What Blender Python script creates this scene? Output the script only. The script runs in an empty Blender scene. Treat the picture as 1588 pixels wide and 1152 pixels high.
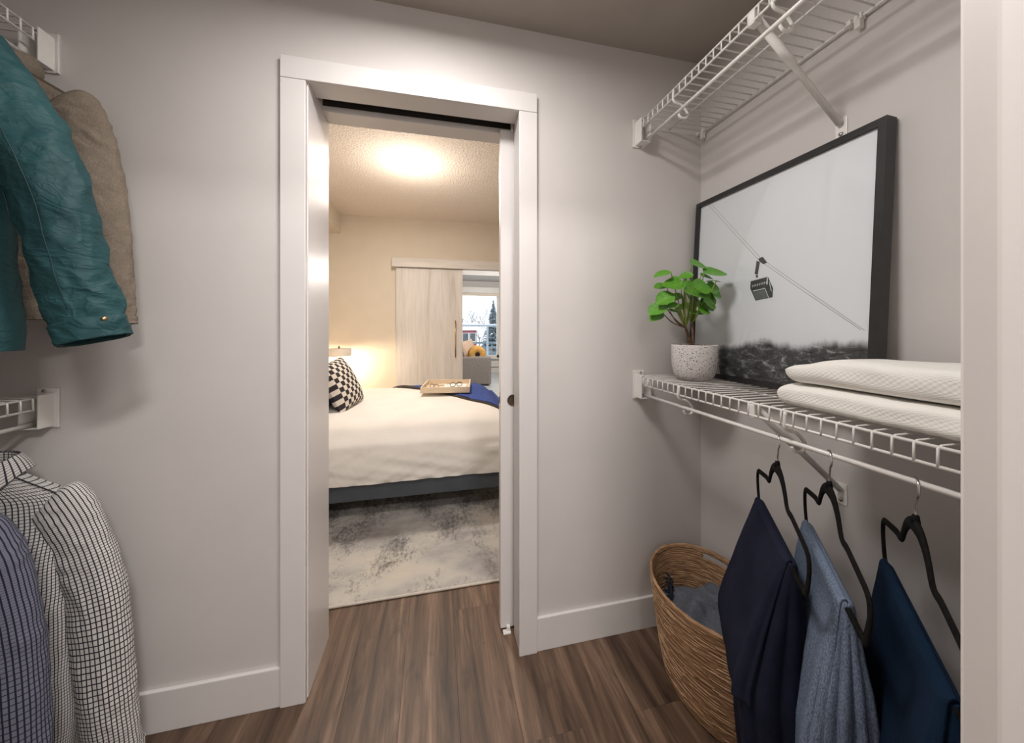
import bpy, bmesh, math, random
from mathutils import Vector, Matrix, noise
random.seed(7)
S = bpy.context.scene
COL = S.collection
PI = math.pi
R = math.radians

# ------------------------------------------------------------------ camera
F, CX, CY, H, T = 532.0, 794.0, 508.0, 1.25, R(12.6)
cd = bpy.data.cameras.new('camera')
cam = bpy.data.objects.new('camera', cd)
COL.objects.link(cam)
cam.location = (0, 0, H)
cam.rotation_euler = (R(90), 0, -T)
cd.sensor_width = 36
cd.lens = F / 1588 * 36
cd.shift_y = (CY - 576) / 1588
cd.clip_start = 0.02
cd.clip_end = 300
S.camera = cam

# ------------------------------------------------------------------ world, lights, exposure
w = bpy.data.worlds.new('overcast_sky')
S.world = w
w.use_nodes = True
nt = w.node_tree
bg = nt.nodes['Background']
bg.inputs[0].default_value = (0.88, 0.93, 1.0, 1)
bg.inputs[1].default_value = 1.9
S.view_settings.view_transform = 'Standard'
S.view_settings.look = 'None'
S.view_settings.gamma = 1
S.view_settings.use_curve_mapping = False
S.view_settings.exposure = 0.13
try:
    S.cycles.use_denoising = True
    S.cycles.max_bounces = 10
    S.cycles.diffuse_bounces = 6
    S.cycles.sample_clamp_indirect = 6
except Exception:
    pass


def lamp(name, kind, loc, energy, color, size=0.3, rot=(0, 0, 0)):
    l = bpy.data.lights.new(name, kind)
    l.energy = energy
    l.color = color
    if kind == 'AREA':
        l.shape = 'DISK'
        l.size = size
    else:
        l.shadow_soft_size = size
    o = bpy.data.objects.new(name, l)
    COL.objects.link(o)
    o.location = loc
    o.rotation_euler = rot
    return o


CLOSET_LIGHT = (-0.02, 0.70, 2.335)
BED_LIGHT = (-0.21, 3.13, 2.36)
lamp('closet_lamp', 'AREA', CLOSET_LIGHT, 15.5, (1.0, 0.955, 0.925), 0.34)
lamp('hall_fill_lamp', 'AREA', (0.30, -0.72, 2.345), 36, (1.0, 0.955, 0.925), 0.34)  # added fill light behind the camera, evens out the closet
lamp('bedroom_lamp', 'AREA', (-0.21, 3.13, 2.625), 24, (1.0, 0.915, 0.83), 0.24)
lamp('bedroom_lamp_glow', 'POINT', BED_LIGHT, 13, (1.0, 0.89, 0.78), 0.10)
lamp('living_fill_lamp', 'POINT', (1.4, 6.6, 2.3), 90, (1.0, 0.93, 0.86), 0.12)  # added fill light to brighten the living room, has no fixture


# ------------------------------------------------------------------ pixel rays (image 1588 x 1152)
def ray(px, py):
    X = (px - CX) / F
    return Vector((X * math.cos(T) + math.sin(T), -X * math.sin(T) + math.cos(T), -(py - CY) / F))


def at_h(px, py, h):
    r = ray(px, py)
    k = (h - H) / r.z
    return Vector((0, 0, H)) + r * k


def at_y(px, py, y):
    r = ray(px, py)
    return Vector((0, 0, H)) + r * (y / r.y)


def at_x(px, py, x):
    r = ray(px, py)
    return Vector((0, 0, H)) + r * (x / r.x)


# ------------------------------------------------------------------ materials
MATS = {}


def newmat(name, rough=0.6, color=(.8, .8, .8), metal=0.0, spec=0.5):
    m = bpy.data.materials.new(name)
    m.use_nodes = True
    b = m.node_tree.nodes['Principled BSDF']
    b.inputs['Base Color'].default_value = (*color, 1)
    b.inputs['Roughness'].default_value = rough
    b.inputs['Metallic'].default_value = metal
    b.inputs['Specular IOR Level'].default_value = spec
    MATS[name] = m
    return m, m.node_tree, b


def N(t, typ, **kw):
    n = t.nodes.new(typ)
    for k, v in kw.items():
        if k in n.inputs:
            n.inputs[k].default_value = v
        else:
            setattr(n, k, v)
    return n


def ramp(t, stops, interp='LINEAR'):
    n = t.nodes.new('ShaderNodeValToRGB')
    cr = n.color_ramp
    cr.interpolation = interp
    while len(cr.elements) < len(stops):
        cr.elements.new(0.5)
    for e, (p, c) in zip(cr.elements, stops):
        e.position = p
        e.color = (*c, 1) if len(c) == 3 else c
    return n


def coords(t, kind='Object', scale=(1, 1, 1)):
    c = t.nodes.new('ShaderNodeTexCoord')
    mp = t.nodes.new('ShaderNodeMapping')
    mp.inputs['Scale'].default_value = scale
    t.links.new(c.outputs[kind], mp.inputs['Vector'])
    return mp


def mottled(name, c0, c1, scale, rough=0.6, stretch=(1, 1, 1), bump=0.0, bscale=None, kind='Object', spec=0.5, metal=0.0, detail=4, lo=.35, hi=.65, dist=.004):
    m, t, b = newmat(name, rough, c0, metal, spec)
    mp = coords(t, kind, stretch)
    n = N(t, 'ShaderNodeTexNoise', Scale=scale, Detail=detail)
    t.links.new(mp.outputs[0], n.inputs['Vector'])
    r = ramp(t, [(lo, c0), (hi, c1)])
    t.links.new(n.outputs[0], r.inputs[0])
    t.links.new(r.outputs[0], b.inputs['Base Color'])
    if bump:
        n2 = N(t, 'ShaderNodeTexNoise', Scale=bscale or scale, Detail=3)
        t.links.new(mp.outputs[0], n2.inputs['Vector'])
        bp = N(t, 'ShaderNodeBump', Strength=bump, Distance=dist)
        t.links.new(n2.outputs[0], bp.inputs['Height'])
        t.links.new(bp.outputs[0], b.inputs['Normal'])
    return m


mottled('wall_paint', (.60, .572, .555), (.615, .586, .568), 6, .5, bump=.05, bscale=220, spec=.35)
mottled('bed_wall_paint', (.69, .625, .53), (.71, .645, .55), 6, .75, bump=.06, bscale=200, spec=.3)
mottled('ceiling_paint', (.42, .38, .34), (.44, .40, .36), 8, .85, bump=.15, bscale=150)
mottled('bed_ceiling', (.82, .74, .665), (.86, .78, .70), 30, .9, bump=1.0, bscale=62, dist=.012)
mottled('white_trim', (.665, .642, .63), (.685, .66, .645), 5, .38, bump=.02, bscale=120)
mottled('door_white', (.70, .67, .67), (.72, .69, .69), 5, .3)
mottled('shelf_white', (.76, .74, .71), (.80, .78, .75), 20, .3)
mottled('white_frame', (.72, .71, .69), (.76, .75, .73), 6, .4)
newmat('screw', .3, (.55, .54, .52), 1.0)
newmat('dark_gap', .8, (.012, .012, .012))
newmat('track_slot_dark', .6, (.05, .046, .043), .3)
newmat('chrome', .18, (.72, .71, .69), 1.0)
newmat('brass', .3, (.62, .42, .24), 1.0)
newmat('bronze', .45, (.12, .08, .055), .6)
mottled('velvet_black', (.006, .0055, .0055), (.011, .010, .0095), 90, .85, bump=.15, bscale=500, spec=.12)
mottled('navy_cloth', (.011, .013, .028), (.018, .021, .041), 8, .82, bump=.25, bscale=420, spec=.1)
mottled('teal_cloth', (.010, .042, .048), (.015, .058, .064), 5, .6, bump=.12, bscale=260, spec=.25)
mottled('teal_dark', (.007, .028, .032), (.010, .036, .040), 5, .5, bump=.08, bscale=300, spec=.4)
mottled('blue_cloth', (.0025, .010, .028), (.005, .020, .048), 5, .85, bump=.25, bscale=420, spec=.15)


def crease(name, scale, strength, dist):
    """fine relief of creases on an existing cloth material"""
    t = MATS[name].node_tree
    b = t.nodes['Principled BSDF']
    mp = coords(t, 'Object', (1, 1, 1.5))
    hs = []
    for k, sc in enumerate((scale, scale * 2.3)):
        n = N(t, 'ShaderNodeTexNoise', Scale=sc, Detail=2, Distortion=1.3)
        t.links.new(mp.outputs[0], n.inputs['Vector'])
        a = t.nodes.new('ShaderNodeMath'); a.operation = 'SUBTRACT'; a.inputs[1].default_value = .5
        t.links.new(n.outputs[0], a.inputs[0])
        c = t.nodes.new('ShaderNodeMath'); c.operation = 'ABSOLUTE'; t.links.new(a.outputs[0], c.inputs[0])
        mr = t.nodes.new('ShaderNodeMapRange'); mr.interpolation_type = 'SMOOTHSTEP'
        mr.inputs['From Max'].default_value = .10; mr.inputs['To Min'].default_value = 1.0 / (k + 1); mr.inputs['To Max'].default_value = 0
        t.links.new(c.outputs[0], mr.inputs[0])
        hs.append(mr)
    ad = t.nodes.new('ShaderNodeMath'); ad.operation = 'ADD'
    t.links.new(hs[0].outputs[0], ad.inputs[0]); t.links.new(hs[1].outputs[0], ad.inputs[1])
    bp = N(t, 'ShaderNodeBump', Strength=strength, Distance=dist)
    t.links.new(ad.outputs[0], bp.inputs['Height'])
    old = b.inputs['Normal'].links
    if old:
        t.links.new(old[0].from_socket, bp.inputs['Normal'])
    t.links.new(bp.outputs[0], b.inputs['Normal'])


crease('teal_cloth', 9, .24, .006)
mottled('denim_grey', (.10, .14, .21), (.23, .285, .39), 420, .9, stretch=(1, 1, .5), bump=.3, bscale=400, spec=.15)
mottled('brown_cloth', (.155, .126, .098), (.205, .168, .132), 520, .9, stretch=(1, 1, .4), bump=.3, bscale=300, spec=.15)
crease('brown_cloth', 9, .18, .004)
mottled('knit_grey', (.095, .105, .128), (.15, .16, .185), 260, .95, bump=.35, bscale=220, spec=.1)
mottled('knit_dark', (.012, .015, .025), (.04, .045, .06), 120, .95, spec=.1)
mottled('duvet_white', (.74, .71, .665), (.78, .75, .705), 5, .85, bump=.15, bscale=60, spec=.2)
mottled('bed_frame_grey', (.052, .062, .075), (.062, .072, .086), 10, .6)
mottled('throw_blue', (.03, .055, .20), (.075, .115, .36), 90, .95, bump=.5, bscale=120, spec=.1)
mottled('throw_brown', (.045, .036, .032), (.085, .07, .062), 120, .95, bump=.4, bscale=200, spec=.1)
mottled('pillow_blue', (.012, .03, .12), (.022, .05, .17), 30, .85, bump=.2, bscale=120, spec=.2)
mottled('tray_wood', (.66, .53, .38), (.74, .61, .45), 14, .6, stretch=(1, 6, 6))
newmat('paper', .8, (.82, .80, .76))
newmat('black_plastic', .3, (.012, .013, .02))
newmat('tortoise', .35, (.10, .055, .035))
mottled('sofa_grey', (.22, .195, .185), (.32, .29, .275), 40, .9, bump=.3, bscale=90)
mottled('mustard', (.58, .31, .075), (.70, .40, .12), 20, .8)
mottled('beige_knit', (.60, .44, .33), (.72, .55, .43), 40, .9)
mottled('soil', (.05, .035, .025), (.11, .08, .055), 120, .95, bump=.8, bscale=150)
mottled('plant_bark', (.11, .06, .035), (.24, .15, .09), 60, .75, bump=.5, bscale=120)
mottled('plant_stem', (.16, .24, .03), (.32, .38, .07), 30, .5)
mottled('leaf_green', (.055, .21, .010), (.13, .36, .028), 14, .42, bump=.15, bscale=60)
mottled('frame_black', (.012, .012, .013), (.019, .018, .019), 30, .35)
newmat('mat_board', .9, (.5, .45, .38))
mottled('snow', (.80, .84, .90), (.88, .91, .95), .4, .9)
mottled('rail_metal', (.36, .43, .49), (.42, .49, .55), 5, .4)
mottled('tree_bark', (.17, .16, .16), (.34, .33, .34), 4, .9)
mottled('spruce_green', (.10, .15, .165), (.34, .39, .42), 3, .9)
mottled('brick_red', (.26, .055, .07), (.34, .09, .10), 5, .9)
mottled('house_window', (.06, .07, .08), (.1, .11, .12), 2, .2)
mottled('fence_dark', (.10, .13, .15), (.18, .21, .23), 5, .7)
mottled('living_floor', (.45, .47, .48), (.52, .54, .55), 3, .5)
mottled('living_wall', (.62, .61, .60), (.65, .64, .63), 3, .7)
mottled('strand', (.21, .112, .056), (.52, .32, .18), 26, .75, stretch=(1, 1, 7), bump=.4, bscale=120, spec=.25, lo=.3, hi=.7)
mottled('strand_light', (.42, .26, .14), (.66, .46, .29), 20, .7, spec=.25)
mottled('towel_base', (.80, .785, .735), (.83, .815, .765), 10, .95, spec=.1)
mottled('shade_white', (.80, .72, .62), (.84, .76, .66), 10, .9)


def emissive(name, color, strength):
    m, t, b = newmat(name, .5, color)
    b.inputs['Emission Color'].default_value = (*color, 1)
    b.inputs['Emission Strength'].default_value = strength
    return m


emissive('lamp_glass_closet', (1, .94, .88), 3.0)
emissive('lamp_glass_bed', (1.0, .88, .72), 6.0)


def glass_mat():
    m, t, b = newmat('pane_glass')
    out = t.nodes['Material Output']
    t.nodes.remove(b)
    tr = N(t, 'ShaderNodeBsdfTransparent')
    tr.inputs[0].default_value = (.97, .98, .98, 1)
    gl = N(t, 'ShaderNodeBsdfGlossy', Roughness=0.03)
    fr = N(t, 'ShaderNodeFresnel', IOR=1.4)
    geo = t.nodes.new('ShaderNodeMath'); geo.operation = 'MULTIPLY'
    geo.inputs[1].default_value = 0.3
    mx = N(t, 'ShaderNodeMixShader')
    t.links.new(fr.outputs[0], geo.inputs[0])
    t.links.new(geo.outputs[0], mx.inputs[0])
    t.links.new(tr.outputs[0], mx.inputs[1])
    t.links.new(gl.outputs[0], mx.inputs[2])
    t.links.new(mx.outputs[0], out.inputs[0])


glass_mat()


def plank_mat():
    m, t, b = newmat('oak_plank', .48)
    tc = t.nodes.new('ShaderNodeTexCoord')
    oi = t.nodes.new('ShaderNodeObjectInfo')
    off = t.nodes.new('ShaderNodeVectorMath'); off.operation = 'MULTIPLY_ADD'
    cmb = t.nodes.new('ShaderNodeCombineXYZ')
    for i in range(3):
        t.links.new(oi.outputs['Random'], cmb.inputs[i])
    t.links.new(cmb.outputs[0], off.inputs[0])
    off.inputs[1].default_value = (17, 31, 5)
    t.links.new(tc.outputs['Object'], off.inputs[2])
    mp = t.nodes.new('ShaderNodeMapping')
    mp.inputs['Scale'].default_value = (15, 1.1, 4)
    t.links.new(off.outputs[0], mp.inputs[0])
    n1 = N(t, 'ShaderNodeTexNoise', Scale=1.0, Detail=6, Roughness=.62, Distortion=.9)
    t.links.new(mp.outputs[0], n1.inputs['Vector'])
    mp2 = t.nodes.new('ShaderNodeMapping')
    mp2.inputs['Scale'].default_value = (110, 7, 10)
    t.links.new(off.outputs[0], mp2.inputs[0])
    n2 = N(t, 'ShaderNodeTexNoise', Scale=1.0, Detail=3, Roughness=.6)
    t.links.new(mp2.outputs[0], n2.inputs['Vector'])
    mp3 = t.nodes.new('ShaderNodeMapping')
    mp3.inputs['Scale'].default_value = (9, 3.2, 4)
    t.links.new(off.outputs[0], mp3.inputs[0])
    n3 = N(t, 'ShaderNodeTexNoise', Scale=1.0, Detail=4, Distortion=1.5)
    t.links.new(mp3.outputs[0], n3.inputs['Vector'])
    r1 = ramp(t, [(.30, (.030, .018, .013)), (.43, (.085, .053, .036)), (.56, (.150, .097, .068)), (.70, (.25, .172, .122))])
    t.links.new(n1.outputs[0], r1.inputs[0])
    r2 = ramp(t, [(.3, (.62, .62, .62)), (.65, (1.1, 1.1, 1.1))])
    t.links.new(n2.outputs[0], r2.inputs[0])
    mul = N(t, 'ShaderNodeMixRGB', blend_type='MULTIPLY'); mul.inputs[0].default_value = .75
    t.links.new(r1.outputs[0], mul.inputs[1]); t.links.new(r2.outputs[0], mul.inputs[2])
    r3 = ramp(t, [(.28, (.42, .40, .40)), (.4, (1, 1, 1))])
    t.links.new(n3.outputs[0], r3.inputs[0])
    mul2 = N(t, 'ShaderNodeMixRGB', blend_type='MULTIPLY'); mul2.inputs[0].default_value = .7
    t.links.new(mul.outputs[0], mul2.inputs[1]); t.links.new(r3.outputs[0], mul2.inputs[2])
    hv = N(t, 'ShaderNodeHueSaturation')
    hv.inputs['Saturation'].default_value = 1.12
    ma = t.nodes.new('ShaderNodeMapRange')
    ma.inputs['To Min'].default_value = .88; ma.inputs['To Max'].default_value = 1.12
    t.links.new(oi.outputs['Random'], ma.inputs[0])
    t.links.new(ma.outputs[0], hv.inputs['Value'])
    t.links.new(mul2.outputs[0], hv.inputs['Color'])
    t.links.new(hv.outputs[0], b.inputs['Base Color'])
    bp = N(t, 'ShaderNodeBump', Strength=.2, Distance=.002)
    t.links.new(n2.outputs[0], bp.inputs['Height']); t.links.new(bp.outputs[0], b.inputs['Normal'])


plank_mat()


def whitewash(name, vertical=True):
    m, t, b = newmat(name, .6)
    mp = coords(t, 'Object', (9, 9, .7) if vertical else (.7, 9, 12))
    n1 = N(t, 'ShaderNodeTexNoise', Scale=1.0, Detail=5, Roughness=.6, Distortion=.6)
    t.links.new(mp.outputs[0], n1.inputs['Vector'])
    mp2 = coords(t, 'Object', (60, 60, 3) if vertical else (3, 60, 80))
    n2 = N(t, 'ShaderNodeTexNoise', Scale=1.0, Detail=3)
    t.links.new(mp2.outputs[0], n2.inputs['Vector'])
    r = ramp(t, [(.27, (.56, .515, .475)), (.42, (.69, .66, .625)), (.68, (.77, .745, .72))])
    t.links.new(n1.outputs[0], r.inputs[0])
    r2 = ramp(t, [(.3, (.86, .86, .86)), (.6, (1, 1, 1))])
    t.links.new(n2.outputs[0], r2.inputs[0])
    mul = N(t, 'ShaderNodeMixRGB', blend_type='MULTIPLY'); mul.inputs[0].default_value = .8
    t.links.new(r.outputs[0], mul.inputs[1]); t.links.new(r2.outputs[0], mul.inputs[2])
    t.links.new(mul.outputs[0], b.inputs['Base Color'])


whitewash('whitewash_door', True)
whitewash('whitewash_valance', False)


def rug_mat():
    m, t, b = newmat('rug_pile', .95, spec=.1)
    mp = coords(t, 'Object', (1, 1.6, 1))
    big = N(t, 'ShaderNodeTexNoise', Scale=1.7, Detail=4, Roughness=.6)
    t.links.new(mp.outputs[0], big.inputs['Vector'])
    base = ramp(t, [(.34, (.24, .225, .215)), (.45, (.36, .345, .33)), (.55, (.47, .445, .41)), (.68, (.56, .51, .43))])
    t.links.new(big.outputs[0], base.inputs[0])
    mp2 = coords(t, 'Object', (1.6, .9, 1))
    sp = N(t, 'ShaderNodeTexNoise', Scale=38, Detail=7, Roughness=.78)
    t.links.new(mp2.outputs[0], sp.inputs['Vector'])
    big2 = N(t, 'ShaderNodeTexNoise', Scale=3.1, Detail=4)
    t.links.new(mp2.outputs[0], big2.inputs['Vector'])
    add = t.nodes.new('ShaderNodeMath'); add.operation = 'ADD'
    t.links.new(sp.outputs[0], add.inputs[0]); t.links.new(big2.outputs[0], add.inputs[1])
    # dark speckle grows denser along y, towards the bed
    sep = t.nodes.new('ShaderNodeSeparateXYZ')
    tc = t.nodes.new('ShaderNodeTexCoord')
    t.links.new(tc.outputs['Object'], sep.inputs[0])
    mr = t.nodes.new('ShaderNodeMapRange')
    mr.inputs['From Min'].default_value = 0.25; mr.inputs['From Max'].default_value = 1.0
    mr.inputs['To Min'].default_value = 0.0; mr.inputs['To Max'].default_value = .13
    t.links.new(sep.outputs[1], mr.inputs[0])
    sub = t.nodes.new('ShaderNodeMath'); sub.operation = 'SUBTRACT'
    t.links.new(add.outputs[0], sub.inputs[0]); t.links.new(mr.outputs[0], sub.inputs[1])
    mask = ramp(t, [(.74, (.85, .85, .85)), (.98, (0, 0, 0))])
    t.links.new(sub.outputs[0], mask.inputs[0])
    mix = N(t, 'ShaderNodeMixRGB')
    t.links.new(mask.outputs[0], mix.inputs[0])
    t.links.new(base.outputs[0], mix.inputs[1])
    mix.inputs[2].default_value = (.085, .08, .082, 1)
    t.links.new(mix.outputs[0], b.inputs['Base Color'])
    fn = N(t, 'ShaderNodeTexNoise', Scale=240, Detail=2)
    t.links.new(mp2.outputs[0], fn.inputs['Vector'])
    bp = N(t, 'ShaderNodeBump', Strength=.5, Distance=.004)
    t.links.new(fn.outputs[0], bp.inputs['Height']); t.links.new(bp.outputs[0], b.inputs['Normal'])


rug_mat()
mottled('rug_edge', (.50, .46, .40), (.58, .53, .46), 60, .95)


def plaid(name, c_bg, c_line, su, sv, lw_u, lw_v, rough=.85):
    """woven check: dark yarn lines on a pale ground, from the garment's own UV"""
    m, t, b = newmat(name, rough, spec=.2)
    uv = t.nodes.new('ShaderNodeTexCoord')
    sep = t.nodes.new('ShaderNodeSeparateXYZ')
    t.links.new(uv.outputs['UV'], sep.inputs[0])
    outs = []
    for i, (s, lw) in enumerate(((su, lw_u), (sv, lw_v))):
        mu = t.nodes.new('ShaderNodeMath'); mu.operation = 'MULTIPLY'; mu.inputs[1].default_value = s
        t.links.new(sep.outputs[i], mu.inputs[0])
        fr = t.nodes.new('ShaderNodeMath'); fr.operation = 'FRACT'
        t.links.new(mu.outputs[0], fr.inputs[0])
        lt = t.nodes.new('ShaderNodeMath'); lt.operation = 'LESS_THAN'; lt.inputs[1].default_value = lw
        t.links.new(fr.outputs[0], lt.inputs[0])
        outs.append(lt)
    mx = t.nodes.new('ShaderNodeMath'); mx.operation = 'MAXIMUM'
    t.links.new(outs[0].outputs[0], mx.inputs[0]); t.links.new(outs[1].outputs[0], mx.inputs[1])
    mix = N(t, 'ShaderNodeMixRGB')
    mix.inputs[1].default_value = (*c_bg, 1); mix.inputs[2].default_value = (*c_line, 1)
    t.links.new(mx.outputs[0], mix.inputs[0])
    t.links.new(mix.outputs[0], b.inputs['Base Color'])


plaid('shirt_check', (.60, .58, .56), (.03, .03, .04), 92, 128, .26, .20)
plaid('shirt_blue', (.15, .155, .205), (.016, .017, .032), 92, 150, .3, .14)


def checker_mat():
    m, t, b = newmat('checker_cloth', .85, spec=.2)
    mp = coords(t, 'UV', (1, 1, 1))
    c = N(t, 'ShaderNodeTexChecker', Scale=11.0)
    c.inputs[1].default_value = (.035, .03, .035, 1); c.inputs[2].default_value = (.68, .62, .55, 1)
    t.links.new(mp.outputs[0], c.inputs['Vector'])
    t.links.new(c.outputs[0], b.inputs['Base Color'])


checker_mat()


def terrazzo():
    m, t, b = newmat('terrazzo_pot', .6)
    mp = coords(t, 'Object')
    cols = []
    prev = None
    for sc, thr, c in ((120, .21, (.03, .028, .028)), (210, .23, (.14, .115, .105)), (75, .15, (.05, .045, .045))):
        v = N(t, 'ShaderNodeTexVoronoi', Scale=sc)
        t.links.new(mp.outputs[0], v.inputs['Vector'])
        lt = t.nodes.new('ShaderNodeMath'); lt.operation = 'LESS_THAN'; lt.inputs[1].default_value = thr
        t.links.new(v.outputs['Distance'], lt.inputs[0])
        mix = N(t, 'ShaderNodeMixRGB')
        t.links.new(lt.outputs[0], mix.inputs[0])
        if prev is None:
            mix.inputs[1].default_value = (.66, .63, .61, 1)
        else:
            t.links.new(prev.outputs[0], mix.inputs[1])
        mix.inputs[2].default_value = (*c, 1)
        prev = mix
    t.links.new(prev.outputs[0], b.inputs['Base Color'])


terrazzo()


def waffle():
    m, t, b = newmat('waffle_towel', .95, (.83, .815, .77), spec=.1)
    uv = t.nodes.new('ShaderNodeTexCoord')
    mp = t.nodes.new('ShaderNodeMapping')
    mp.inputs['Scale'].default_value = (2 * PI * 85, 2 * PI * 85, 1)
    t.links.new(uv.outputs['UV'], mp.inputs[0])
    sep = t.nodes.new('ShaderNodeSeparateXYZ')
    t.links.new(mp.outputs[0], sep.inputs[0])
    ss = []
    for i in range(2):
        s = t.nodes.new('ShaderNodeMath'); s.operation = 'SINE'
        t.links.new(sep.outputs[i], s.inputs[0]); ss.append(s)
    mu = t.nodes.new('ShaderNodeMath'); mu.operation = 'MULTIPLY'
    t.links.new(ss[0].outputs[0], mu.inputs[0]); t.links.new(ss[1].outputs[0], mu.inputs[1])
    bp = N(t, 'ShaderNodeBump', Strength=.22, Distance=.002)
    t.links.new(mu.outputs[0], bp.inputs['Height']); t.links.new(bp.outputs[0], b.inputs['Normal'])


waffle()


def print_mat():
    """flat print: pale sky above a dark ridge with scree, fading into mist"""
    m, t, b = newmat('mountain_print', .45, spec=.3)
    uv = t.nodes.new('ShaderNodeTexCoord')
    sep = t.nodes.new('ShaderNodeSeparateXYZ')
    t.links.new(uv.outputs['UV'], sep.inputs[0])
    m1 = t.nodes.new('ShaderNodeMapping'); m1.inputs['Scale'].default_value = (3.2, 1.0, 1)
    t.links.new(uv.outputs['UV'], m1.inputs[0])
    n1 = N(t, 'ShaderNodeTexNoise', Scale=1.0, Detail=6, Roughness=.6)
    t.links.new(m1.outputs[0], n1.inputs['Vector'])
    # ridge height = .07 + .07 u + .17 n
    a = t.nodes.new('ShaderNodeMath'); a.operation = 'MULTIPLY_ADD'
    a.inputs[1].default_value = .20; a.inputs[2].default_value = .055
    t.links.new(n1.outputs[0], a.inputs[0])
    u = t.nodes.new('ShaderNodeMath'); u.operation = 'MULTIPLY_ADD'; u.inputs[1].default_value = .07
    t.links.new(sep.outputs[0], u.inputs[0]); t.links.new(a.outputs[0], u.inputs[2])
    d = t.nodes.new('ShaderNodeMath'); d.operation = 'SUBTRACT'
    t.links.new(u.outputs[0], d.inputs[0]); t.links.new(sep.outputs[1], d.inputs[1])
    fog = t.nodes.new('ShaderNodeMapRange'); fog.interpolation_type = 'SMOOTHSTEP'
    fog.inputs['From Min'].default_value = -.006; fog.inputs['From Max'].default_value = .040
    t.links.new(d.outputs[0], fog.inputs[0])
    m2 = t.nodes.new('ShaderNodeMapping'); m2.inputs['Scale'].default_value = (13, 30, 1); m2.inputs['Rotation'].default_value = (0, 0, .5)
    t.links.new(uv.outputs['UV'], m2.inputs[0])
    n2 = N(t, 'ShaderNodeTexNoise', Scale=1.0, Detail=9, Roughness=.75, Distortion=.8)
    t.links.new(m2.outputs[0], n2.inputs['Vector'])
    rock = ramp(t, [(.40, (.026, .026, .028)), (.53, (.085, .085, .088)), (.59, (.24, .24, .245)), (.68, (.66, .66, .67))])
    t.links.new(n2.outputs[0], rock.inputs[0])
    mix = N(t, 'ShaderNodeMixRGB')
    t.links.new(fog.outputs[0], mix.inputs[0])
    mix.inputs[1].default_value = (.82, .82, .85, 1)
    t.links.new(rock.outputs[0], mix.inputs[2])
    t.links.new(mix.outputs[0], b.inputs['Base Color'])


print_mat()
newmat('ink_dark', .5, (.05, .05, .052))
newmat('ink_mid', .5, (.13, .13, .135))
newmat('ink_light', .5, (.62, .62, .62))
newmat('ink_cable', .5, (.36, .36, .37))


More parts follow.
